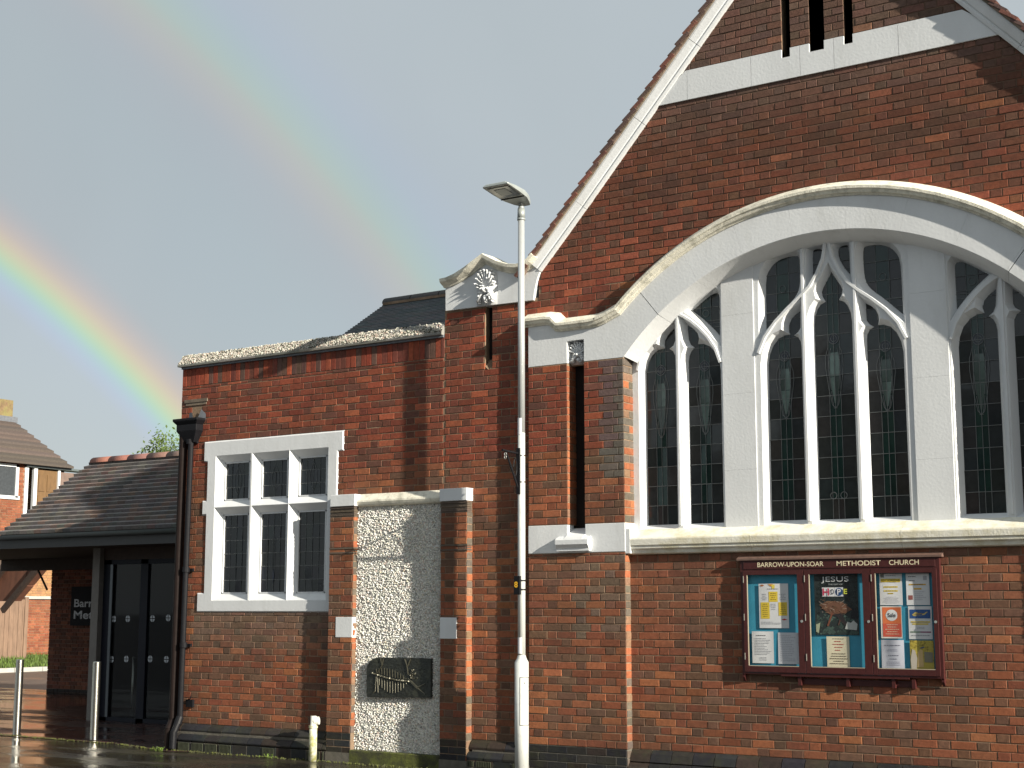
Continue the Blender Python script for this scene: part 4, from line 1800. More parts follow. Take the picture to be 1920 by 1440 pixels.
# ================================================================== FOSSIL PLAQUE
plq = thing('relief_plaque', (-10.07, -.06, .9), 'dark bronze relief plaque of a ribbed fossil skeleton on the pebbledash panel', 'plaque')
mb = MB()
mb.prism([(-10.49, .705), (-9.63, .725), (-9.635, 1.135), (-10.36, 1.135), (-10.41, 1.12), (-10.47, 1.09), (-10.505, 1.03), (-10.505, .74)], -.075, -.02)
mb.build('plate', 'bronze', plq, bevel=.006)
rb = MB()
sp_ = []
for i in range(28):
    t = i/27
    x = -10.42+t*.50
    z = .965-.065*math.sin(t*math.pi*.55)-.01*t
    sp_.append((x, z))
    rb.pebble((x, -.082, z), .013, (1, 1, 1))
for i in range(1, 24, 2):
    x, z = sp_[min(27, i+2)]
    env = math.sin(math.pi*min(1, (i+1)/24))**.7
    rb.tube((x, -.078, z-.02), (x+.004, -.080, z-.03-.12*env), .0055, .004, 5)
    rb.tube((x, -.078, z+.02), (x-.004, -.080, z+.03+.075*env), .0055, .004, 5)
for a, b in (((-10.36, .96), (-10.29, 1.05)), ((-10.29, 1.05), (-10.27, 1.125)), ((-10.29, 1.05), (-10.31, 1.125)), ((-9.93, .96), (-9.95, 1.06)), ((-9.95, 1.06), (-9.98, 1.125)), ((-9.94, 1.05), (-9.90, 1.125)),
             ((-9.93, .92), (-9.80, .83)), ((-9.92, .90), (-9.81, .82)), ((-9.80, .83), (-9.70, .87)), ((-9.80, .82), (-9.70, .76)), ((-10.37, .93), (-10.38, .77)), ((-10.35, .93), (-10.34, .76)), ((-10.38, .77), (-10.41, .75))):
    rb.tube((a[0], -.078, a[1]), (b[0], -.08, b[1]), .007, .005, 5)
for i in range(26):
    a = random.uniform(-.2, 1.1)
    r_ = random.uniform(.02, .12)
    rb.pebble((-9.92+r_*math.cos(a), -.08, .93+r_*math.sin(a)), .009, (1, 1, 1))
rb.build('skeleton_relief', mat('worn_bronze', (.10, .095, .07), .4, metal=.5, var=.3, vscale=30), plq)

# ================================================================== NOTICE BOARD
nb = thing('notice_board', (-5.06, -.05, 1.06), 'maroon three door church notice cabinet with cream lettering under the arched window', 'notice board')
mb = MB()
# carcass: back and sides
mb.box(-6.01, -4.115, -.012, -.002, 1.06, 2.11)
mb.box(-6.01, -5.985, -.085, -.002, 1.05, 2.11)
mb.box(-4.14, -4.115, -.085, -.002, 1.05, 2.11)
mb.box(-5.985, -4.14, -.085, -.002, 2.01, 2.11)
mb.box(-5.985, -4.14, -.085, -.002, 1.06, 1.075)
mb.build('cabinet', 'wood', nb)
mb = MB()
mb.add([(-6.04, -.115, 2.125), (-4.085, -.115, 2.125), (-4.085, 0, 2.155), (-6.04, 0, 2.155), (-6.04, -.115, 2.108), (-4.085, -.115, 2.108), (-4.085, 0, 2.108), (-6.04, 0, 2.108)],
       [(0, 1, 2, 3), (4, 5, 1, 0), (5, 6, 2, 1), (7, 4, 0, 3), (7, 6, 5, 4)])
mb.build('top_board', mat('cap_wood', (.16, .10, .08), .4, var=.3, vscale=20), nb)
mb = MB()
mb.box(-5.975, -4.15, -.094, -.08, 2.025, 2.10, ch=.002)
mb.build('header_board', 'wood', nb)
for body, a, b in (('BARROW-UPON-SOAR', -5.832, -5.178), ('METHODIST', -5.053, -4.64), ('CHURCH', -4.563, -4.293)):
    text('lettering', body, a, b, 2.043, 2.087, -.0952, 'gold', nb, bold=.008)
bk = MB()
DOORS = ((-5.985, -5.38, -5.945, -5.443), (-5.375, -4.745, -5.327, -4.818), (-4.74, -4.14, -4.700, -4.184))
for (d0, d1, g0, g1) in DOORS:
    dn = group_part('door', nb)
    mb = MB()
    for q in ((d0, g0, 1.078, 2.008), (g1, d1, 1.078, 2.008), (g0, g1, 1.078, 1.133), (g0, g1, 1.971, 2.008)):
        mb.box(q[0]+.001, q[1]-.001 if q[1] == d1 else q[1], -.10, -.078, q[2], q[3])
    mb.build('door_frame', 'wood', dn, bevel=.002)
    mb = MB()
    for q in ((g0, g0+.007, 1.133, 1.971), (g0, g1, 1.133, 1.139)):
        mb.box(*q[:2], -.0985, -.085, *q[2:])
    mb.build('glazing_bead', mat('bead', (.42, .36, .26), .5, var=.1), dn)
    mb = MB()
    mb.add([(g0, -.088, 1.133), (g1, -.088, 1.133), (g1, -.088, 1.971), (g0, -.088, 1.971)], [(0, 1, 2, 3)])
    mb.build('glass', 'cabglass', dn)
    for z in (1.19, 1.55, 1.90):
        mb = MB()
        mb.tube((d0+.008, -.104, z), (d0+.008, -.104, z+.062), .0045, .0045, 6)
        mb.build('hinge', mat('hinge_metal', (.5, .47, .40), .35, metal=.7, var=.1) if 'hg' not in M else M['hg'], dn)
    mb = MB()
    mb.tube((d1-.025, -.10, 1.545), (d1-.025, -.106, 1.545), .012, .012, 10)
    mb.build('lock', 'lantern', dn)
    mb = MB()
    mb.box(d0+.02, d1-.02, -.022, -.012, 1.078, 2.008)
    mb.build('backing_cloth', 'blueboard', dn)
mb = MB()
mb.box(-5.62, -4.42, -.105, -.01, 1.047, 1.059)
mb.build('shelf', 'wood', nb)
for x in (-5.46, -5.0, -4.58, -4.40):
    mb = MB()
    mb.box(x, x+.03, -.085, -.002, .968, 1.046)
    mb.build('shelf_bracket', 'wood', nb)
mb = MB()
mb.box(-5.46, -4.40, -.03, -.002, .975, 1.03)
mb.build('back_rail', 'wood', nb)
for x in (-6.012, -4.135):
    mb = MB()
    mb.add([(x, -.085, 1.06), (x+.022, -.085, 1.06), (x+.022, 0, 1.06), (x, 0, 1.06), (x, -.085, 1.03), (x+.022, -.085, 1.03), (x+.022, -.03, .99), (x, -.03, .99)],
           [(0, 1, 5, 4), (1, 2, 6, 5), (4, 5, 6, 7), (3, 0, 4, 7)])
    mb.build('end_bracket', 'wood', nb)

for ob in list(nb.children)+[c for d in nb.children for c in d.children]:
    if ob.type == 'MESH' and not ob.data.get('moved'):
        ob.data['moved'] = 1
        for v in ob.data.vertices:
            v.co.y *= .60
            v.co.x -= .012

WHT, YEL, GRY, BLK = (.72, .73, .74), (.75, .56, .06), (.30, .31, .34), (.03, .03, .04)


class Poster:
    def __init__(s, x0, x1, z0, z1, label, base=WHT, cat='poster', tilt=0.0, warp=.003):
        s.x0, s.x1, s.z0, s.z1 = x0, x1, z0, z1
        s.t = thing('poster', ((x0+x1)/2, -.03, (z0+z1)/2), label, cat, 'posters in the notice board')
        s.w, s.h, s.warp, s.ph = x1-x0, z1-z0, warp, random.uniform(0, 6)
        mb = MB()
        n = 8
        vs = [(s.x(i/n), s.y(i/n, j/n), s.z(j/n)) for j in range(n+1) for i in range(n+1)]
        mb.add(vs, [(j*(n+1)+i, j*(n+1)+i+1, (j+1)*(n+1)+i+1, (j+1)*(n+1)+i) for j in range(n) for i in range(n)], base)
        mb.build('sheet', 'print', s.t, smooth=True)
        s.mb = MB()
        s.up = 0.0

    def x(s, u): return s.x0+u*s.w
    def z(s, v): return s.z0+v*s.h
    def y(s, u, v): return -.022-s.warp*math.sin(u*5+s.ph)*(.4+.6*v)

    def rect(s, u0, u1, v0, v1, col, lift=.0012):
        n = max(1, int((u1-u0)*8))
        for i in range(n):
            a, b = u0+(u1-u0)*i/n, u0+(u1-u0)*(i+1)/n
            s.mb.add([(s.x(a), s.y(a, v0)-lift, s.z(v0)), (s.x(b), s.y(b, v0)-lift, s.z(v0)), (s.x(b), s.y(b, v1)-lift, s.z(v1)), (s.x(a), s.y(a, v1)-lift, s.z(v1))], [(0, 1, 2, 3)], col)

    def lines(s, u0, u1, v0, v1, n, col=GRY, centre=False, lift=.0018):
        for i in range(n):
            v = v1-(v1-v0)*(i+.5)/n
            L_ = random.uniform(.55, 1)*(u1-u0)
            a = (u0+u1)/2-L_/2 if centre else u0
            hh = (v1-v0)/n*.32
            # words
            p = a
            while p < a+L_:
                q = min(p+random.uniform(.03, .10), a+L_)
                s.rect(p, q, v-hh/2, v+hh/2, col, lift)
                p = q+.018

    def poly(s, pts, col, lift=.002):
        if lift > .002:
            s.up += .00012
            lift += s.up
        tris = tessellate_polygon([[Vector((p[0], p[1], 0)) for p in pts]])
        s.mb.add([(s.x(u), s.y(u, v)-lift, s.z(v)) for u, v in pts], [tuple(t) if _ccw(pts, t) else tuple(t[::-1]) for t in tris], col)

    def word(s, body, u0, u1, v0, v1, col, bold=.0):
        text('lettering', body, s.x(u0), s.x(u1), s.z(v0), s.z(v1), s.y((u0+u1)/2, v0)-.0062, 'print', s.t, bold=bold, col=col)

    def done(s):
        s.mb.build('print', 'print', s.t)


p = Poster(-5.852, -5.558, 1.481, 1.890, 'white events sheet chequered with yellow squares, large one in the left door')
p.rect(.34, .64, .59, .82, YEL)
p.rect(.06, .36, .21, .58, YEL)
p.rect(.66, .95, .28, .58, YEL)
p.poly([(.04, .96), (.12, .985), (.20, .96), (.12, .935)], (.45, .16, .05))
p.poly([(.32, .99), (.50, .99), (.42, .93)], (.65, .3, .03))
p.poly([(.44, .97), (.55, .985), (.55, .90), (.46, .88)], (.75, .62, .1))
p.lines(.16, .80, .86, .90, 1, BLK, True)
p.lines(.10, .28, .62, .78, 4, GRY, True)
p.lines(.38, .60, .62, .80, 4, (.30, .2, .03), True)
p.lines(.70, .92, .62, .78, 4, GRY, True)
p.lines(.09, .33, .24, .56, 7, (.30, .2, .03), True)
p.lines(.38, .60, .40, .56, 4, GRY, True)
p.lines(.69, .93, .31, .56, 6, (.30, .2, .03), True)
p.poly([(.75, .19), (.85, .215), (.95, .19), (.85, .175)], (.5, .05, .04))
p.lines(.06, .78, .08, .15, 3)
p.done()
p = Poster(-5.932, -5.716, 1.159, 1.450, 'white typed A4 letter, lower left sheet in the left door')
p.lines(.2, .8, .84, .90, 1, BLK)
p.lines(.12, .9, .25, .80, 11)
p.lines(.25, .75, .08, .2, 3, GRY, True)
p.done()
p = Poster(-5.674, -5.464, 1.155, 1.441, 'crinkled white typed sheet, lower right in the left door', (.66, .68, .72), warp=.006)
p.lines(.12, .9, .08, .94, 15, (.42, .43, .48))
p.done()
# central poster
p = Poster(-5.300, -4.886, 1.424, 1.967, 'large dark poster headed JESUS and HOPE with a manger of straw', (.022, .032, .032))
rr = random.Random(5)
for _ in range(260):
    u, v = rr.random(), rr.random()
    g = rr.uniform(.4, 1.5)*(1.4 if v < .35 else .5)
    a, b = rr.uniform(.02, .08), rr.uniform(.01, .05)
    u, v = max(a, min(1-a, u)), max(b, min(1-b, v))
    p.poly([(u-a, v), (u, v-b), (u+a, v+b*.3), (u, v+b)], (.04*g, .065*g, .055*g) if v < .4 else (.022*g, .036*g, .034*g), .0006)
p.word('JESUS', .17, .80, .855, .965, (.72, .74, .74), .0)
p.word('THE GIFT OF', .33, .66, .825, .845, (.55, .57, .57))
for a, b, col in ((.18, .36, (.70, .70, .72)), (.36, .47, (.72, .73, .74)), (.475, .665, (.70, .72, .76)), (.665, .79, (.02, .02, .03))):
    p.rect(a, b, .635, .785, col, .0026)
p.poly([(.57+.088*math.cos(i*.524), .71+.068*math.sin(i*.524)) for i in range(12)], (.02, .07, .20), .0032)
p.word('H', .195, .345, .65, .77, (.55, .04, .10), .02)
p.word('O', .375, .455, .67, .755, (.02, .03, .06), .02)
p.word('P', .53, .615, .665, .76, (.75, .76, .78), .02)
p.word('E', .68, .76, .675, .76, (.62, .66, .08), .03)
for (pts, col) in (([(.12, .50), (.30, .56), (.62, .55), (.86, .42), (.70, .36), (.36, .33), (.2, .42)], (.16, .075, .045)),
                   ([(.30, .50), (.44, .545), (.60, .52), (.66, .44), (.48, .40), (.34, .43)], (.42, .44, .48)),
                   ([(.42, .52), (.52, .54), (.55, .50), (.45, .48)], (.72, .73, .76)), ([(.32, .46), (.42, .48), (.44, .44), (.36, .42)], (.60, .62, .66)),
                   ([(.54, .48), (.62, .49), (.64, .45), (.56, .43)], (.62, .64, .68)),
                   ([(.38, .36), (.42, .36), (.31, .14), (.27, .15)], (.20, .07, .04)), ([(.44, .36), (.49, .36), (.72, .17), (.69, .15)], (.05, .035, .03)),
                   ([(.52, .16), (.55, .16), (.64, .34), (.60, .34)], (.10, .05, .04)), ([(.40, .33), (.60, .36), (.74, .18), (.70, .16), (.55, .28)], (.025, .02, .022)),
                   ([(.68, .10), (.95, .08), (.97, .18), (.88, .24), (.82, .20), (.74, .22)], (.50, .52, .50)),
                   ([(.86, .46), (.99, .40), (.99, .26), (.82, .28)], (.006, .008, .012)),
                   ([(.02, .17), (.12, .20), (.08, .03), (.02, .05)], (.40, .44, .30))):
    p.poly(pts, col, .0022)
for _ in range(46):
    u, v = rr.uniform(.12, .85), rr.uniform(.36, .56)
    a = rr.uniform(-.12, .12)
    b_ = rr.uniform(-.03, .06)
    p.poly([(u, v), (u+a, v+b_), (u+a, v+b_+.006), (u, v+.008)], rr.choice([(.30, .17, .10), (.16, .09, .05), (.4, .32, .26)]), .003)
p.done()
p = Poster(-5.197, -4.983, 1.136, 1.410, 'cream notice with red heading below the big dark poster', (.72, .66, .48))
p.lines(.12, .9, .90, .95, 1, BLK, True)
for i, (a, b) in enumerate(((.30, .68), (.22, .80), (.22, .82), (.34, .62))):
    p.lines(a, b, .80-i*.095, .88-i*.095, 1, (.42, .05, .04), True)
p.lines(.12, .92, .08, .48, 5, (.14, .11, .08), True)
p.done()
p = Poster(-4.682, -4.476, 1.690, 1.967, 'white sheet with yellow NEW HORIZONS heading, top left in the right door')
p.rect(.06, .92, .73, .84, YEL)
p.word('NEW HORIZONS', .08, .90, .75, .82, (.10, .08, .02), .02)
p.rect(.05, .22, .88, .99, (.16, .17, .16))
p.lines(.28, .9, .91, .96, 1)
p.rect(.18, .80, .555, .60, YEL)
p.rect(.18, .80, .43, .475, YEL)
p.rect(.36, .60, .35, .39, YEL)
p.lines(.18, .80, .56, .60, 1, BLK, True)
p.lines(.18, .80, .435, .475, 1, BLK, True)
p.lines(.36, .62, .35, .39, 1, BLK, True)
p.lines(.14, .86, .05, .28, 6, (.5, .5, .55), True)
p.done()
p = Poster(-4.440, -4.230, 1.690, 1.966, 'white sheet with two orange lines, top right in the right door')
p.lines(.1, .60, .87, .93, 1, BLK)
p.lines(.14, .56, .74, .80, 1, BLK)
p.rect(.74, .90, .79, .92, (.40, .41, .44))
p.rect(.12, .85, .63, .67, (.70, .42, .05))
p.rect(.33, .66, .49, .54, (.70, .42, .05))
p.lines(.12, .85, .63, .67, 1, BLK, True, .003)
p.rect(.08, .27, .17, .31, (.30, .10, .09))
p.lines(.35, .9, .15, .45, 5, (.5, .5, .55))
p.done()
p = Poster(-4.682, -4.489, 1.399, 1.680, 'orange red flyer with a white splash reading Sale in the right door', (.74, .72, .66))
p.rect(.09, .97, .05, .97, (.66, .17, .06))
p.rect(.09, .97, .05, .46, (.58, .10, .06), .0016)
p.poly([(.52+.27*math.cos(i*.449)*(1+.06*(i % 2)), .72+.18*math.sin(i*.449)) for i in range(14)], (.70, .72, .72), .0022)
p.word('Sale', .34, .72, .66, .79, (.06, .07, .08), .02)
p.lines(.3, .7, .80, .86, 1, (.3, .08, .05), True, .003)
p.lines(.16, .90, .10, .46, 5, (.70, .50, .36), True, .003)
p.done()
p = Poster(-4.431, -4.220, 1.394, 1.680, 'white flyer with a blue panel and yellow swirl in the right door')
p.rect(.06, .94, .63, .90, (.03, .10, .30))
p.poly([(.16, .74), (.30, .82), (.50, .83), (.84, .83), (.70, .74), (.46, .71), (.24, .70)], (.62, .48, .14), .002)
p.poly([(.26, .75), (.46, .80), (.68, .78), (.44, .74)], (.30, .22, .10), .003)
p.rect(.10, .92, .50, .545, YEL)
p.rect(.16, .84, .44, .48, YEL)
p.lines(.1, .9, .50, .54, 1, GRY, True, .003)
p.lines(.3, .75, .30, .38, 2, GRY, True)
p.rect(.06, .50, .20, .235, (.12, .20, .12))
p.rect(.50, .94, .20, .235, (.22, .02, .10))
p.lines(.1, .9, .08, .15, 1, GRY, True)
p.done()
p = Poster(-4.688, -4.480, 1.130, 1.385, 'creased pale lilac sheet, bottom left in the right door', (.58, .60, .68), warp=.008)
p.lines(.12, .86, .78, .85, 1, (.12, .12, .18), True)
p.lines(.2, .8, .60, .70, 2, (.35, .35, .45), True)
p.lines(.25, .8, .44, .50, 1, (.1, .1, .16), True)
p.lines(.30, .75, .32, .38, 1, (.1, .1, .16), True)
p.lines(.2, .85, .12, .28, 3, (.35, .35, .45), True)
p.done()
p = Poster(-4.427, -4.217, 1.130, 1.383, 'yellow autumn picture of figures, bottom right in the right door', (.50, .40, .07))
for _ in range(120):
    u, v = rr.random(), rr.uniform(.3, 1)
    a, b = rr.uniform(.02, .06), rr.uniform(.02, .05)
    u, v = max(a, min(1-a, u)), min(1-b, v)
    g = rr.uniform(.5, 1.6)
    p.poly([(u-a, v), (u, v-b), (u+a, v), (u, v+b)], (.42*g, .32*g, .05*g), .0006)
p.poly([(.02, .35), (.10, .70), (.22, .66), (.30, .40), (.26, .02), (.04, .02)], (.55, .50, .42), .002)
p.poly([(.34, .60), (.44, .70), (.54, .66), (.56, .10), (.30, .08)], (.62, .44, .20), .0022)
p.poly([(.40, .74), (.58, .80), (.64, .76), (.5, .72)], (.08, .10, .16), .003)
p.poly([(.60, .62), (.96, .60), (.96, .26), (.60, .26)], (.24, .22, .16), .0024)
p.done()

# ================================================================== STREET LAMP
LX, LY = -8.29, -.355
lamp = thing('street_lamp', (LX, LY, 0), 'tall pale grey steel street lamp standing in front of the brick pier', 'street lamp')
mb = MB()
mb.tube((LX, LY, -.05), (LX, LY, 1.13), .070, .070, 32)
mb.tube((LX, LY, 1.13), (LX, LY, 1.165), .070, .050, 32, caps=False)
mb.tube((LX, LY, 1.165), (LX, LY, 1.20), .050, .0385, 32, caps=False)
mb.build('base_column', 'galv', lamp, smooth=True)
mb = MB()
mb.tube((LX, LY, 1.19), (LX, LY, 3.44), .0385, .0370, 32)
mb.build('lower_pole', 'galv', lamp, smooth=True)
mb = MB()
mb.tube((LX, LY, 3.44), (LX, LY, 5.70), .0365, .0345, 32)
mb.build('upper_pole', 'galvtop', lamp, smooth=True)
mb = MB()
mb.tube((LX, LY, 5.68), (LX, LY, 5.70), .043, .043, 24)
mb.tube((LX, LY, 5.70), (LX, LY, 5.80), .041, .038, 24)
mb.tube((LX, LY, 5.80), (LX, LY, 5.835), .038, .026, 24)
mb.tube((LX, LY, 5.83), (LX, LY, 5.88), .026, .028, 16)
mb.build('spigot', 'lantern', lamp, smooth=True)
# access door outline
mb = MB()
for (aa, z0, z1) in ((-71, .515, .985), (15, .515, .985)):
    a0, a1 = R(aa-1.5), R(aa+1.5)
    mb.add([(LX+.0722*math.cos(a0), LY+.0722*math.sin(a0), z0), (LX+.0722*math.cos(a1), LY+.0722*math.sin(a1), z0),
            (LX+.0722*math.cos(a1), LY+.0722*math.sin(a1), z1), (LX+.0722*math.cos(a0), LY+.0722*math.sin(a0), z1)], [(0, 1, 2, 3)])
for zz in (.515, .98):
    for i in range(7):
        a0, a1 = R(-70+i*12), R(-70+(i+1)*12)
        mb.add([(LX+.0722*math.cos(a0), LY+.0722*math.sin(a0), zz), (LX+.0722*math.cos(a1), LY+.0722*math.sin(a1), zz),
                (LX+.0722*math.cos(a1), LY+.0722*math.sin(a1), zz+.005), (LX+.0722*math.cos(a0), LY+.0722*math.sin(a0), zz+.005)], [(0, 1, 2, 3)])
mb.build('door_seam', 'black', lamp)
# access door in the base
mb = MB()
for i in range(7):
    a0, a1 = R(-70+i*12), R(-70+(i+1)*12)
    mb.add([(LX+.0715*math.cos(a0), LY+.0715*math.sin(a0), .52), (LX+.0715*math.cos(a1), LY+.0715*math.sin(a1), .52),
            (LX+.0715*math.cos(a1), LY+.0715*math.sin(a1), .98), (LX+.0715*math.cos(a0), LY+.0715*math.sin(a0), .98)], [(0, 1, 2, 3)])
mb.build('access_door', 'galv', lamp, smooth=True)
mb = MB()
mb.tube((LX+.06, LY-.04, .93), (LX+.065, LY-.046, .93), .006, .006, 8)
mb.tube((LX-.05, LY-.052, .31), (LX-.052, LY-.057, .31), .007, .007, 8)
mb.build('lock', 'black', lamp)
for (z0, z1, r_) in ((3.42, 3.59, .0395), (1.215, 1.375, .0395)):
    mb = MB()
    for i in range(8):
        a0, a1 = R(-130+i*10), R(-130+(i+1)*10)
        mb.add([(LX+r_*math.cos(a0), LY+r_*math.sin(a0), z0), (LX+r_*math.cos(a1), LY+r_*math.sin(a1), z0),
                (LX+r_*math.cos(a1), LY+r_*math.sin(a1), z1), (LX+r_*math.cos(a0), LY+r_*math.sin(a0), z1)], [(0, 1, 2, 3)], (.78, .78, .80))
    mb.build('sticker', 'print', lamp)
# lantern: flat wedge pointing to the street, tipped up a little
ln = group_part('lantern', lamp)
tl_ = R(7)


def hp(x, yy, zz):     # local: x across, yy forward (towards the street), zz up
    y2 = yy*math.cos(tl_)-zz*math.sin(tl_)
    z2 = yy*math.sin(tl_)+zz*math.cos(tl_)
    return (LX+.005+x, LY-y2, 5.875+z2)


secs = [(-.10, .035, -.005, .055), (-.07, .065, -.012, .075), (.0, .10, -.015, .082), (.12, .145, -.012, .078), (.30, .158, -.008, .062), (.49, .158, -.004, .032), (.50, .152, .0, .025)]
mb = MB()
vs = []
for yy, w_, lo, hi in secs:
    for x_, z_ in ((-w_, lo), (w_, lo), (w_, lo+(hi-lo)*.45), (w_*.75, hi), (-w_*.75, hi), (-w_, lo+(hi-lo)*.45)):
        vs.append(hp(x_, yy, z_))
k = 6
fs = []
for i in range(len(secs)-1):
    for j in range(k):
        fs.append((i*k+j, i*k+(j+1) % k, (i+1)*k+(j+1) % k, (i+1)*k+j))
fs.append(tuple(range(k))[::-1])
fs.append(tuple(range((len(secs)-1)*k, len(secs)*k)))
mb.add(vs, [f[::-1] for f in fs])
mb.build('housing', 'lantern', ln, bevel=.004)
mb = MB()
mb.add([hp(-.125, .21, -.016), hp(.125, .21, -.016), hp(.125, .46, -.012), hp(-.125, .46, -.012)], [(0, 1, 2, 3)])
mb.build('lens', 'lens', ln)
mb = MB()
mb.add([hp(-.07, .27, -.019), hp(.07, .27, -.019), hp(.07, .42, -.016), hp(-.07, .42, -.016)], [(0, 1, 2, 3)])
mb.build('led_panel', 'lantern', ln)
mb = MB()
mb.tube(hp(-.145, .17, -.016), hp(.145, .17, -.016), .006, .006, 6)
mb.build('hinge_bar', 'black', ln)
# hanging basket bracket on the pole
br = group_part('basket_bracket', lamp)
yb = LY-.045
mb = MB()
mb.box(LX-.028, LX+.012, yb-.012, yb+.006, 2.81, 3.28)
mb.build('backplate', 'black', br)
mb = MB()
mb.path([(LX-.01, yb-.01, 3.225), (LX-.03, yb-.26, 3.24)], .011)
mb.path([(LX-.01, yb-.01, 2.88), (LX-.025, yb-.20, 3.225)], .011)
cpt = [(LX-.01, yb-.02-.035-.03*math.cos(t*.5), 3.08+.09*math.sin(t*.5)) for t in range(12)]
mb.path(cpt, .005, 6)
mb.build('scroll_arm', 'black', br)
mb = MB()
mb.path([(LX-.01+.012*math.cos(t), yb-.235, 3.20+.016*math.sin(t)) for t in [i*.7 for i in range(10)]], .004, 6)
mb.path([(LX-.01+.012*math.cos(t), yb-.235, 3.168+.018*math.sin(t)) for t in [i*.7 for i in range(10)]], .004, 6)
mb.build('hook', 'steel', br)
for z in (3.20, 2.93):
    mb = MB()
    mb.tube((LX, LY, z), (LX, LY, z+.012), .043, .043, 20)
    mb.build('strap', 'steel', br)
npn = group_part('number_plate', lamp)
mb = MB()
mb.box(LX-.045, LX+.025, LY-.075, LY-.045, 1.80, 1.985)
mb.build('plate', 'black', npn, bevel=.003)
text('number', '8', LX-.038, LX+.003, 1.87, 1.93, LY-.0762, mat('yellow_number', (.80, .42, .02), .5, var=.03), npn, bold=.03)
for z in (1.845, 1.935):
    mb = MB()
    mb.tube((LX, LY, z), (LX, LY, z+.012), .047, .047, 20)
    mb.build('clip', 'black', npn)

# ================================================================== BOLLARDS
bol = thing('bollard', (-15.16, .19, 0), 'polished steel bollard in front of the glass entrance door', 'bollard', 'steel bollards by the forecourt edge')
mb = MB()
mb.tube((0, 0, 0), (0, 0, .985), .051, .051, 32)
mb.tube((0, 0, .985), (0, 0, .992), .051, .044, 32)
me_o = mb.build('post', 'steel', None, smooth=True)
me_o.parent = bol
mb = MB()
mb.tube((0, 0, -.01), (0, 0, .012), .064, .064, 28)
me_o2 = mb.build('base_ring', 'black', None)
me_o2.parent = bol
for ob in (me_o,):
    md = ob.modifiers.new('es', 'EDGE_SPLIT')
    md.split_angle = R(50)
r2 = bol.copy()
COL.objects.link(r2)
r2.location = (-16.65, .17, 0)
r2['label'] = 'polished steel bollard at the far left edge, clear of the door'
for ch in (me_o, me_o2):
    c = ch.copy()
    COL.objects.link(c)
    c.parent = r2
r2['wl'] = (-16.65, .17, 0)

gp = thing('pane_post', (-17.32, 2.78, 0), 'slim steel post set just inside the left pane of the glass door', 'post')  # upright added behind the glass to show in the left pane
mb = MB()
mb.tube((-17.32, 2.78, .0), (-17.32, 2.78, .95), .026, .026, 20)
mb.build('post', 'steel', gp, smooth=True)

# ================================================================== VENT PIPE
vp = thing('vent_pipe', (-11.16, -.19, 0), 'short mossy white standpipe by the wall left of the brick pier', 'pipe')
VX, VY = -11.16, -.19
mb = MB()
mb.tube((VX, VY, -.03), (VX, VY, .36), .044, .044, 20)
mb.build('pipe', 'pipe', vp, smooth=True)
mb = MB()
mb.tube((VX, VY, .355), (VX, VY, .38), .051, .051, 20)
mb.build('collar', 'pipe', vp)
mb = MB()
mb.tube((VX, VY, .375), (VX, VY, .485), .036, .033, 20)
mb.tube((VX+.01, VY+.01, .43), (VX+.055, VY+.03, .435), .048, .044, 18)
mb.build('cap', mat('white_plastic', (.7, .69, .62), .4, var=.08, vscale=20), vp, smooth=False)

# ================================================================== WEEDS
for i, (x, y, n, lab) in enumerate(((-13.42, -.34, 26, 'green weed growing at the foot of the black downpipe'), (-11.75, -.25, 18, 'small green weed at the wall foot below the leaded window'),
                                    (-7.15, -.26, 14, 'tiny weed at the plinth beside the lamp column'))):
    b = MB()
    for _ in range(n):
        a = random.uniform(0, 6.28)
        L_ = random.uniform(.03, .075)
        h = random.uniform(.015, .055)
        px_, py_ = x+random.gauss(0, .05), y+random.gauss(0, .02)
        dx, dy = math.cos(a), math.sin(a)
        wv = .008
        g = random.uniform(.7, 1.4)
        b.add([(px_, py_, -.004), (px_+dx*L_*.5-dy*wv, py_+dy*L_*.5+dx*wv, h), (px_+dx*L_, py_+dy*L_, h*.8), (px_+dx*L_*.5+dy*wv, py_+dy*L_*.5-dx*wv, h)], [(0, 1, 2, 3)], (.09*g, .14*g, .02*g))
    tagit(b.build('weed', 'leaf'), lab, 'weed')

# ================================================================== ENTRANCE BUILDING
ent = thing('entrance_porch', (-16.5, 2.6, 0), 'low tiled entrance porch with glass doors left of the wing', 'porch')
EY, EZ, RY, RZ = 1.9, 2.80, 3.71, 4.09
EX0, EX1 = -19.5, -13.62
nr = 18
tiles = []
for i in range(nr):
    t0, t1 = i/nr, (i+1)/nr
    x = EX0+(.08 if i % 2 else 0)-.165
    while x < EX1:
        a, b = max(x, EX0), min(x+.165, EX1)
        if b-a > .03:
            tiles.append((i, a, b))
        x += .165
tile_cols = [(.13, .115, .108), (.15, .128, .116), (.115, .108, .105), (.16, .11, .092)]


def tile_mesh(b, i, x0, x1):
    t0, t1 = i/nr, (i+1)/nr
    y0, z0 = EY+(RY-EY)*t0, EZ+(RZ-EZ)*t0
    y1, z1 = EY+(RY-EY)*t1, EZ+(RZ-EZ)*t1
    o_ = random.uniform(0, .004)
    top, bot = .048+o_, .006
    b.add([(x0+.0015, y0, z0+top), (x1-.0015, y0, z0+top), (x1-.0015, y1, z1+bot), (x0+.0015, y1, z1+bot), (x0+.0015, y0+.012, z0), (x1-.0015, y0+.012, z0)],
          [(0, 1, 2, 3), (4, 5, 1, 0), (0, 3, 4), (1, 5, 2)], jit(random.choice(tile_cols), .2))


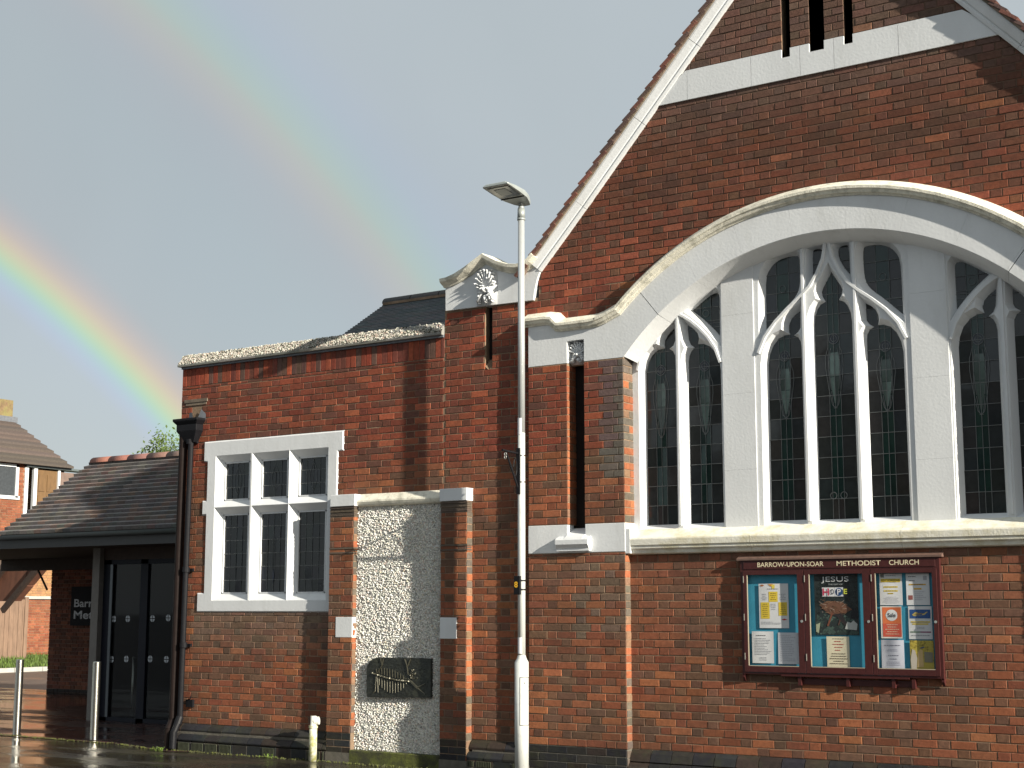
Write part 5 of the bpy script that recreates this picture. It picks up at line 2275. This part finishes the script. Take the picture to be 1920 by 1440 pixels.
random.shuffle(tiles)
tiles.sort(key=lambda q: -1 if q[1] > -19.4 and q[1] < -15 else 1)
rest = MB()
for n_, (i, a, b) in enumerate(tiles):
    if n_ < 300:
        m1 = MB()
        tile_mesh(m1, i, a, b)
        m1.build('roof_tile', 'tile', ent)
    else:
        tile_mesh(rest, i, a, b)
rest.build('roof_tiles', 'tile', ent, kind='stuff')
mb = MB()
mb.add([(EX0+.01, EY+.02, EZ-.01), (EX1, EY+.02, EZ-.01), (EX1, RY, RZ-.01), (EX0+.01, RY, RZ-.01), (EX1, 5.5, EZ-.01), (EX0+.01, 5.5, EZ-.01)], [(0, 1, 2, 3), (3, 2, 4, 5), (0, 3, 5), (0, 5, 4, 1)])
mb.build('roof_deck', 'darkmortar', ent)
x = EX0+.05
while x < EX1-.05:
    b = min(x+.45, EX1)
    mb = MB()
    n = 8
    vs = []
    for xx in (x+.005, b-.005):
        for i in range(n+1):
            a = math.pi*(i/n)
            vs.append((xx, RY-.13*math.cos(a), RZ-.03+.10*math.sin(a)))
    mb.add(vs, [(i, i+1, i+1+n+1, i+n+1) for i in range(n)]+[tuple(range(n+1))[::-1], tuple(range(n+1, 2*n+2))], jit(random.choice([(.25, .10, .07), (.20, .10, .08), (.16, .10, .085)])))
    mb.build('ridge_tile', 'tile', ent, smooth=True)
    x = b
mb = MB()
n = 8
vs = []
for xx in (EX0-.03, EX1):
    for i in range(n+1):
        a = math.pi*(i/n)
        vs.append((xx, EY-.05-.055*math.cos(a), EZ-.02-.065*math.sin(a)))
mb.add(vs, [(i, i+n+1, i+n+2, i+1) for i in range(n)]+[tuple(range(n+1)), tuple(range(n+1, 2*n+2))[::-1]])
mb.build('gutter', 'gutter', ent, smooth=True)
mb = MB()
mb.box(EX0, EX1, EY+.01, EY+.035, EZ-.22, EZ-.01)
mb.build('fascia', mat('fascia', (.045, .045, .045), .5, var=.1), ent)
mb = MB()
mb.box(EX0, EX1, EY+.035, 7.7, EZ-.22, EZ-.19)
mb.box(-26.4, EX0, 2.9, 7.7, 2.68, 2.78)
mb.build('soffit', 'soffit', ent)
mb = MB()
mb.box(-18.07, EX1, 2.60, 2.75, 2.40, 2.60)
mb.build('beam', 'timber', ent)
mb = MB()
mb.box(-26.3, -18.07, 7.2, 7.4, 2.45, 2.68)
mb.build('beam', 'timber', ent)
mb = MB()
mb.box(-18.03, -17.87, 2.52, 2.62, -.02, 2.58)
mb.build('corner_post', 'post', ent, bevel=.006)
# glass doors
DY = 2.64
dr = group_part('glass_doors', ent)
mb = MB()
for q in ((-17.93, -17.70, 0, 2.40), (-17.06, -16.90, 0, 2.40), (-16.06, -15.96, 0, 2.40), (-17.9, -13.62, 2.33, 2.41), (-17.9, -13.62, 0, .06)):
    mb.box(q[0], q[1], DY-.03, DY+.05, q[2], q[3])
mb.build('door_frame', 'frame', dr, bevel=.003)
mb = MB()
mb.box(-17.715, -17.66, DY-.04, DY-.02, .06, 2.33)
mb.build('closing_strip', mat('alu_strip', (.10, .11, .12), .3, metal=.5, var=.05), dr)
for a, b in ((-17.70, -17.06), (-16.90, -16.06), (-15.96, -13.65)):
    mb = MB()
    mb.add([(a, DY, .06), (b, DY, .06), (b, DY, 2.33), (a, DY, 2.33)], [(0, 1, 2, 3)])
    mb.build('door_pane', 'doorglass', dr)
for x, z in ((-17.635, 1.51), (-17.33, 1.515), (-16.80, 1.52), (-16.47, 1.53), (-17.65, .91), (-17.33, .92), (-16.82, .93), (-16.48, .93)):
    mb = MB()
    r_ = .050
    for qd in range(4):
        pts = [(x+.005*(1 if qd in (0, 3) else -1), DY-.006, z+.005*(1 if qd in (0, 1) else -1))]
        for i in range(6):
            a = R(qd*90+8+i*14.8)
            pts.append((x+r_*math.cos(a), DY-.006, z+r_*math.sin(a)))
        mb.add(pts, [tuple(range(7))], (.42, .44, .46))
    mb.build('safety_dot', 'print', dr)
# lobby behind the doors
mb = MB()
mb.add([(-18.0, 5.2, 0), (-13.62, 5.2, 0), (-13.62, 5.2, 2.5), (-18.0, 5.2, 2.5)], [(0, 1, 2, 3)], (.10, .05, .035))
mb.add([(-18.0, 2.8, 0), (-18.0, 5.2, 0), (-18.0, 5.2, 2.5), (-18.0, 2.8, 2.5)], [(3, 2, 1, 0)], (.11, .055, .04))
mb.box(-17.55, -17.35, 4.6, 4.8, 1.9, 2.15, (.34, .36, .32))
mb.box(-17.0, -16.7, 4.9, 5.1, 1.2, 2.2, (.36, .34, .32))
mb.box(-16.2, -15.95, 3.4, 3.6, 0, 2.4, (.32, .30, .27))
mb.box(-17.5, -17.25, 4.8, 4.9, 1.15, 1.3, (.16, .02, .02))
mb.build('lobby_wall', 'print', ent)
mb = MB()
mb.box(-18, -13.7, 2.72, 5.2, -.02, .012, (.09, .08, .07))
mb.build('lobby_floor', 'print', ent)
# sign wall
SW = Wall(ent)
SWY = 7.36


def ecol(x, z, h):
    c = random.choice([(.24, .085, .05), (.20, .07, .045), (.28, .10, .06), (.15, .06, .04)])
    if z < .075:
        c = (.04, .035, .035)
    return jit(c)


SW.run(front(SWY), 0, 2.5, lambda z0, z1: [(-24.87, -18.1)], off=-24.87, colfn=ecol, proud=.008)
SW.finish({'brick': 'brick'}, {'brick': 'brickwork'}, limit=300)
mb = MB()
mb.box(-24.86, -18.05, SWY, SWY+.3, -.01, 2.69)
mb.build('screen_wall', mat('brown_mortar', (.22, .15, .11), .95, var=.2), ent)
bb = thing('entrance_sign', (-23.2, SWY-.04, 1.72), 'black sign with white lettering on the brick wall behind the grey post', 'sign')
mb = MB()
mb.box(-24.19, -22.2, SWY-.05, SWY-.009, 1.335, 2.11)
mb.build('panel', mat('sign_black', (.008, .005, .007), .85, var=.05), bb)
text('lettering', 'Barrow', -24.09, -23.13, 1.70, 1.86, SWY-.052, mat('sign_white', (.62, .62, .64), .5, var=0), bb, bold=.02)
text('lettering', 'Methodist', -24.09, -22.60, 1.465, 1.63, SWY-.052, bpy.data.materials['sign_white'], bb, bold=.02)
# timber braces of the canopy
for (p0, p1, w_) in (((-25.17, 7.25, 2.45), (-24.86, 7.25, 2.05), .022),):
    mb = MB()
    mb.tube(p0, p1, w_, w_, 4)
    mb.build('brace', 'timber', ent)

# ================================================================== NEIGHBOURING BUILDINGS (to the left, seen past the porch)
hs = thing('brick_house', (-36, 13, .4), 'red brick house with brown hipped tile roof at the far left edge', 'house')
HX = -36.0


def hcol(x, z, h):
    return jit(random.choice([(.22, .075, .038), (.26, .09, .045), (.19, .06, .032), (.24, .085, .042)]))


HW = Wall(hs)


def house_spans(z0, z1):
    zc = (z0+z1)/2
    if 4.87 < zc < 5.84:
        return [(11.0, 12.6), (15.07, 15.28)] if 0 else [(11.0, 12.4), (15.10, 15.30)]
    return [(11.0, 15.30)]


HW.run(right_face(HX), 3.0, 5.9, house_spans, off=11.0, colfn=hcol, proud=.008)
HW.finish({'brick': 'brick'}, {'brick': 'brickwork'}, limit=150)
mb = MB()
mb.box(HX-7, HX, 11, 15.3, .3, 5.9)
mb.build('wall', 'mortar', hs)
mb = MB()
mb.box(HX-7, HX-.3, 15.3, 17.0, .3, 5.85)
mb.build('rear_wall', 'mortar', hs)
wn = group_part('window', hs)
mb = MB()
for q in ((12.4, 12.47, 4.87, 5.84), (14.98, 15.08, 4.87, 5.84), (12.4, 15.08, 5.76, 5.84), (12.4, 15.14, 4.82, 4.92), (13.7, 13.76, 4.9, 5.8)):
    mb.box(HX-.02, HX+.05, q[0], q[1], q[2], q[3])
mb.build('frame', 'white', wn)
mb = MB()
mb.add([(HX+.012, 12.45, 4.9), (HX+.012, 15.0, 4.9), (HX+.012, 15.0, 5.78), (HX+.012, 12.45, 5.78)], [(0, 1, 2, 3)], (.05, .055, .06))
mb.build('pane', 'glass', wn)
mb = MB()
mb.box(HX-.05, HX+.05, 15.30, 15.42, 3.9, 5.86)
mb.build('trim_board', 'white', hs)
mb = MB()
mb.box(HX-.05, HX+.05, 15.62, 15.74, 4.2, 5.80)
mb.build('trim_board', 'white', hs)
mb = MB()
mb.box(HX-.05, HX+.05, 16.50, 16.58, 4.9, 5.78)
mb.build('trim_board', 'white', hs)
mb = MB()
mb.box(HX-.30, HX-.25, 15.42, 15.62, 3.6, 5.8)
mb.build('dark_reveal', 'timber', hs)
pd = MB()
pd.box(HX-.05, HX-.01, 15.74, 16.50, 4.0, 5.76)
for yy in (15.82, 16.14):
    for zz in (4.5, 5.12):
        pd.box(HX-.02, HX+.008, yy, yy+.24, zz, zz+.5)
pd.build('panelled_door', mat('oak_door', (.15, .085, .035), .5, var=.25, vscale=10, zstretch=.3), hs)
mb = MB()
mb.box(HX-.05, HX-.01, 16.58, 17.4, 4.0, 5.74)
mb.build('render_wall', mat('grey_brown_render', (.17, .12, .10), .9, var=.3, vscale=6), hs)
mb = MB()
mb.box(HX-.3, HX+.12, 15.3, 17.5, 5.80, 5.86)
mb.build('eaves_board', 'gutter', hs)
# hipped roof with tile courses
mb = MB()
ye0, ye1 = 9.5, 17.0
ap_z, ap_y, ap_x = 7.31, 16.1, HX-1.6
nrow = 9
for i in range(nrow):
    t0, t1 = i/nrow, (i+1)/nrow
    def pt(t, end):
        x_ = HX+.25+(ap_x-HX-.25)*t
        z_ = 5.86+(ap_z-5.86)*t
        y_ = 8.0 if not end else ye1-.1+(ap_y-ye1+.1)*t
        return x_, y_, z_
    a, b = pt(t0, 0), pt(t0, 1)
    c, d = pt(t1, 1), pt(t1, 0)
    cc = jit((.085, .065, .055), .15)
    lift = .06
    mb.add([(a[0], a[1], a[2]+lift), (b[0], b[1], b[2]+lift), (c[0], c[1], c[2]), (d[0], d[1], d[2]), (a[0], a[1], a[2]), (b[0], b[1], b[2])], [(0, 1, 2, 3), (4, 5, 1, 0)], cc)
    # hip side facing +Y
    e = (HX-7, b[1], b[2])
    f_ = (HX-7, c[1], c[2])
    mb.add([b, e, f_, c], [(0, 1, 2, 3)], cc)
mb.build('roof', 'tile', hs)
chm = MB()
chm.box(-38.7, -38.0, 15.2, 16.33, 6.8, 8.04)
chm.build('chimney', mat('lichened_brick', (.17, .11, .06), .9, var=.4, vscale=7, bump=.4, stain=(.22, .20, .07), sscale=4, samt=.7, slo=.4, shi=.6), hs)
mb = MB()
mb.box(-38.8, -37.9, 15.1, 16.45, 7.35, 7.52)
mb.build('chimney_flashing', 'lead_sheet', hs)

gw = thing('garden_wall', (-35, 15, .4), 'sunlit orange brick garden wall behind the grass bank', 'wall')
GW = Wall(gw)
GW.run(right_face(-35.0), .3, 1.95, lambda a, b: [(14.6, 17.2)], off=14.6, colfn=hcol, proud=.008)
GW.run(right_face(-35.15), 1.95, 3.0, lambda a, b: [(14.6, 17.2)], off=14.55, colfn=lambda x, z, h: jit((.36, .19, .09)), proud=.008)
GW.finish({'brick': 'brick'}, {'brick': 'brickwork'}, limit=120)
mb = MB()
mb.box(-35.3, -35.0, 14.58, 17.22, .2, 1.95)
mb.box(-35.45, -35.15, 14.58, 17.22, 1.95, 3.0)
mb.build('mortar', 'mortar', gw)
mb = MB()
mb.box(-35.2, -34.93, 14.56, 17.25, 1.95, 2.03, (.3, .25, .17))
mb.build('coping', 'kerb', gw)

gt = thing('board_gate', (-34.6, 13.9, .3), 'weathered vertical board gate beside the garden wall', 'gate')
yy = 12.2
while yy < 14.55:
    mb = MB()
    mb.box(-34.72, -34.69+random.uniform(-.005, .005), yy+.004, yy+.146, .12, 1.93+random.uniform(-.01, .01))
    mb.build('plank', 'plank', gt)
    yy += .15
mb = MB()
mb.box(-34.80, -34.66, 14.50, 14.62, .1, 2.0)
mb.build('gate_post', 'plank', gt)

sh = thing('lean_to_shed', (-31.5, 11, 1), 'russet clad lean-to with dark sloping bargeboards at the far left', 'shed')
for poly in ([(-33, 1.86), (-31.30, 1.86), (-31.30, 3.1), (-33, 3.1)], [(-31.27, 1.86), (-30.66, 1.86), (-30.22, 2.22), (-30.22, 3.1), (-31.27, 3.1)], [(-30.19, 2.25), (-29.45, 2.84), (-29.45, 3.1), (-30.19, 3.1)]):
    mb = MB()
    mb.prism(poly, 10.97, 11.2)
    mb.build('cladding_panel', 'russet', sh)
mb = MB()
mb.prism([(-31.6, 2.30), (-30.55, 3.10), (-31.6, 3.10)], 10.93, 10.96)
mb.build('render_gable', mat('tan_render', (.30, .21, .15), .9, var=.2, vscale=6), sh)
for (p, q, w_) in (((-31.9, 1.80), (-30.45, 3.12), .055), ((-30.95, 1.62), (-29.40, 2.90), .07)):
    d = (Vector(q)-Vector(p)).normalized()
    nn = Vector((-d.y, d.x))*w_
    mb = MB()
    mb.prism([(p[0]+nn.x, p[1]+nn.y), (p[0]-nn.x, p[1]-nn.y), (q[0]-nn.x, q[1]-nn.y), (q[0]+nn.x, q[1]+nn.y)], 10.84, 10.92)
    mb.build('bargeboard', 'timber', sh)

# ================================================================== TREE
tr = thing('tree', (-41.5, 27.5, 0), 'green leafy tree rising behind the porch ridge', 'tree')
mb = MB()
mb.tube((-41.5, 27.5, 0), (-41.4, 27.4, 3.2), .28, .18, 10)
for a in range(6):
    t = a*1.05
    mb.tube((-41.4, 27.4, 3.0), (-41.4+1.4*math.cos(t), 27.4+1.4*math.sin(t), 5.6), .10, .03, 6)
mb.build('trunk', 'bark', tr)
mb = MB()
rt_ = random.Random(11)
clumps = []
for _ in range(70):
    while True:
        v = Vector((rt_.uniform(-1, 1), rt_.uniform(-1, 1), rt_.uniform(-1, 1)))
        if .3 < v.length < 1:
            break
    clumps.append((Vector((-41.4, 27.4, 6.4))+Vector((v.x*2.4, v.y*2.4, v.z*2.0)), rt_.uniform(.35, .7)))
for c, r_ in clumps:
    g0 = rt_.uniform(.7, 1.3)
    for _ in range(120):
        v = Vector((rt_.gauss(0, .5), rt_.gauss(0, .5), rt_.gauss(0, .45)))*r_
        p_ = c+v
        s_ = rt_.uniform(.04, .09)
        u_ = Vector((rt_.gauss(0, 1), rt_.gauss(0, 1), rt_.gauss(0, 1))).normalized()
        w_ = u_.orthogonal().normalized()
        g = g0*rt_.uniform(.8, 1.2)
        mb.add([p_-u_*s_, p_+w_*s_*.5, p_+u_*s_, p_-w_*s_*.5], [(0, 1, 2, 3)], (.085*g, .13*g, .03*g))
mb.build('crown', 'leaf', tr)

# ================================================================== ACROSS THE STREET (unseen, added to cut sky light on the facade; also reflect in the glass)
for k_, (hx0, hx1, hh) in enumerate(((-20, -9, 5.6), (-8.6, 3.5, 5.9), (4, 15, 5.5))):
    h_ = thing('unseen_house', ((hx0+hx1)/2, -25, 0), ('left', 'middle', 'right')[k_]+' unseen brick house added across the street to block sky light', 'house', 'unseen houses added across the street')
    mb = MB()
    mb.box(hx0, hx1, -32, -24, -.15, hh)
    mb.build('wall', 'russet', h_)
    mb = MB()
    mb.add([(hx0-.2, -23.7, hh-.1), (hx1+.2, -23.7, hh-.1), (hx1+.2, -28, hh+2.9), (hx0-.2, -28, hh+2.9), (hx0-.2, -32.3, hh-.1), (hx1+.2, -32.3, hh-.1)],
           [(0, 1, 2, 3), (3, 2, 5, 4), (0, 3, 4), (1, 5, 2)], (.07, .06, .055))
    mb.build('roof', 'tile', h_)
    for zz in (.9, 3.5):
        for xx in (hx0+1.2, hx0+4.6, hx0+8.2):
            mb = MB()
            mb.box(xx, xx+1.5, -24, -23.93, zz, zz+1.35)
            w_ = mb.build('window', 'white', h_)
            mb = MB()
            mb.box(xx+.08, xx+1.42, -23.93, -23.92, zz+.08, zz+1.27, (.03, .03, .035))
            mb.build('pane', 'glass', w_)
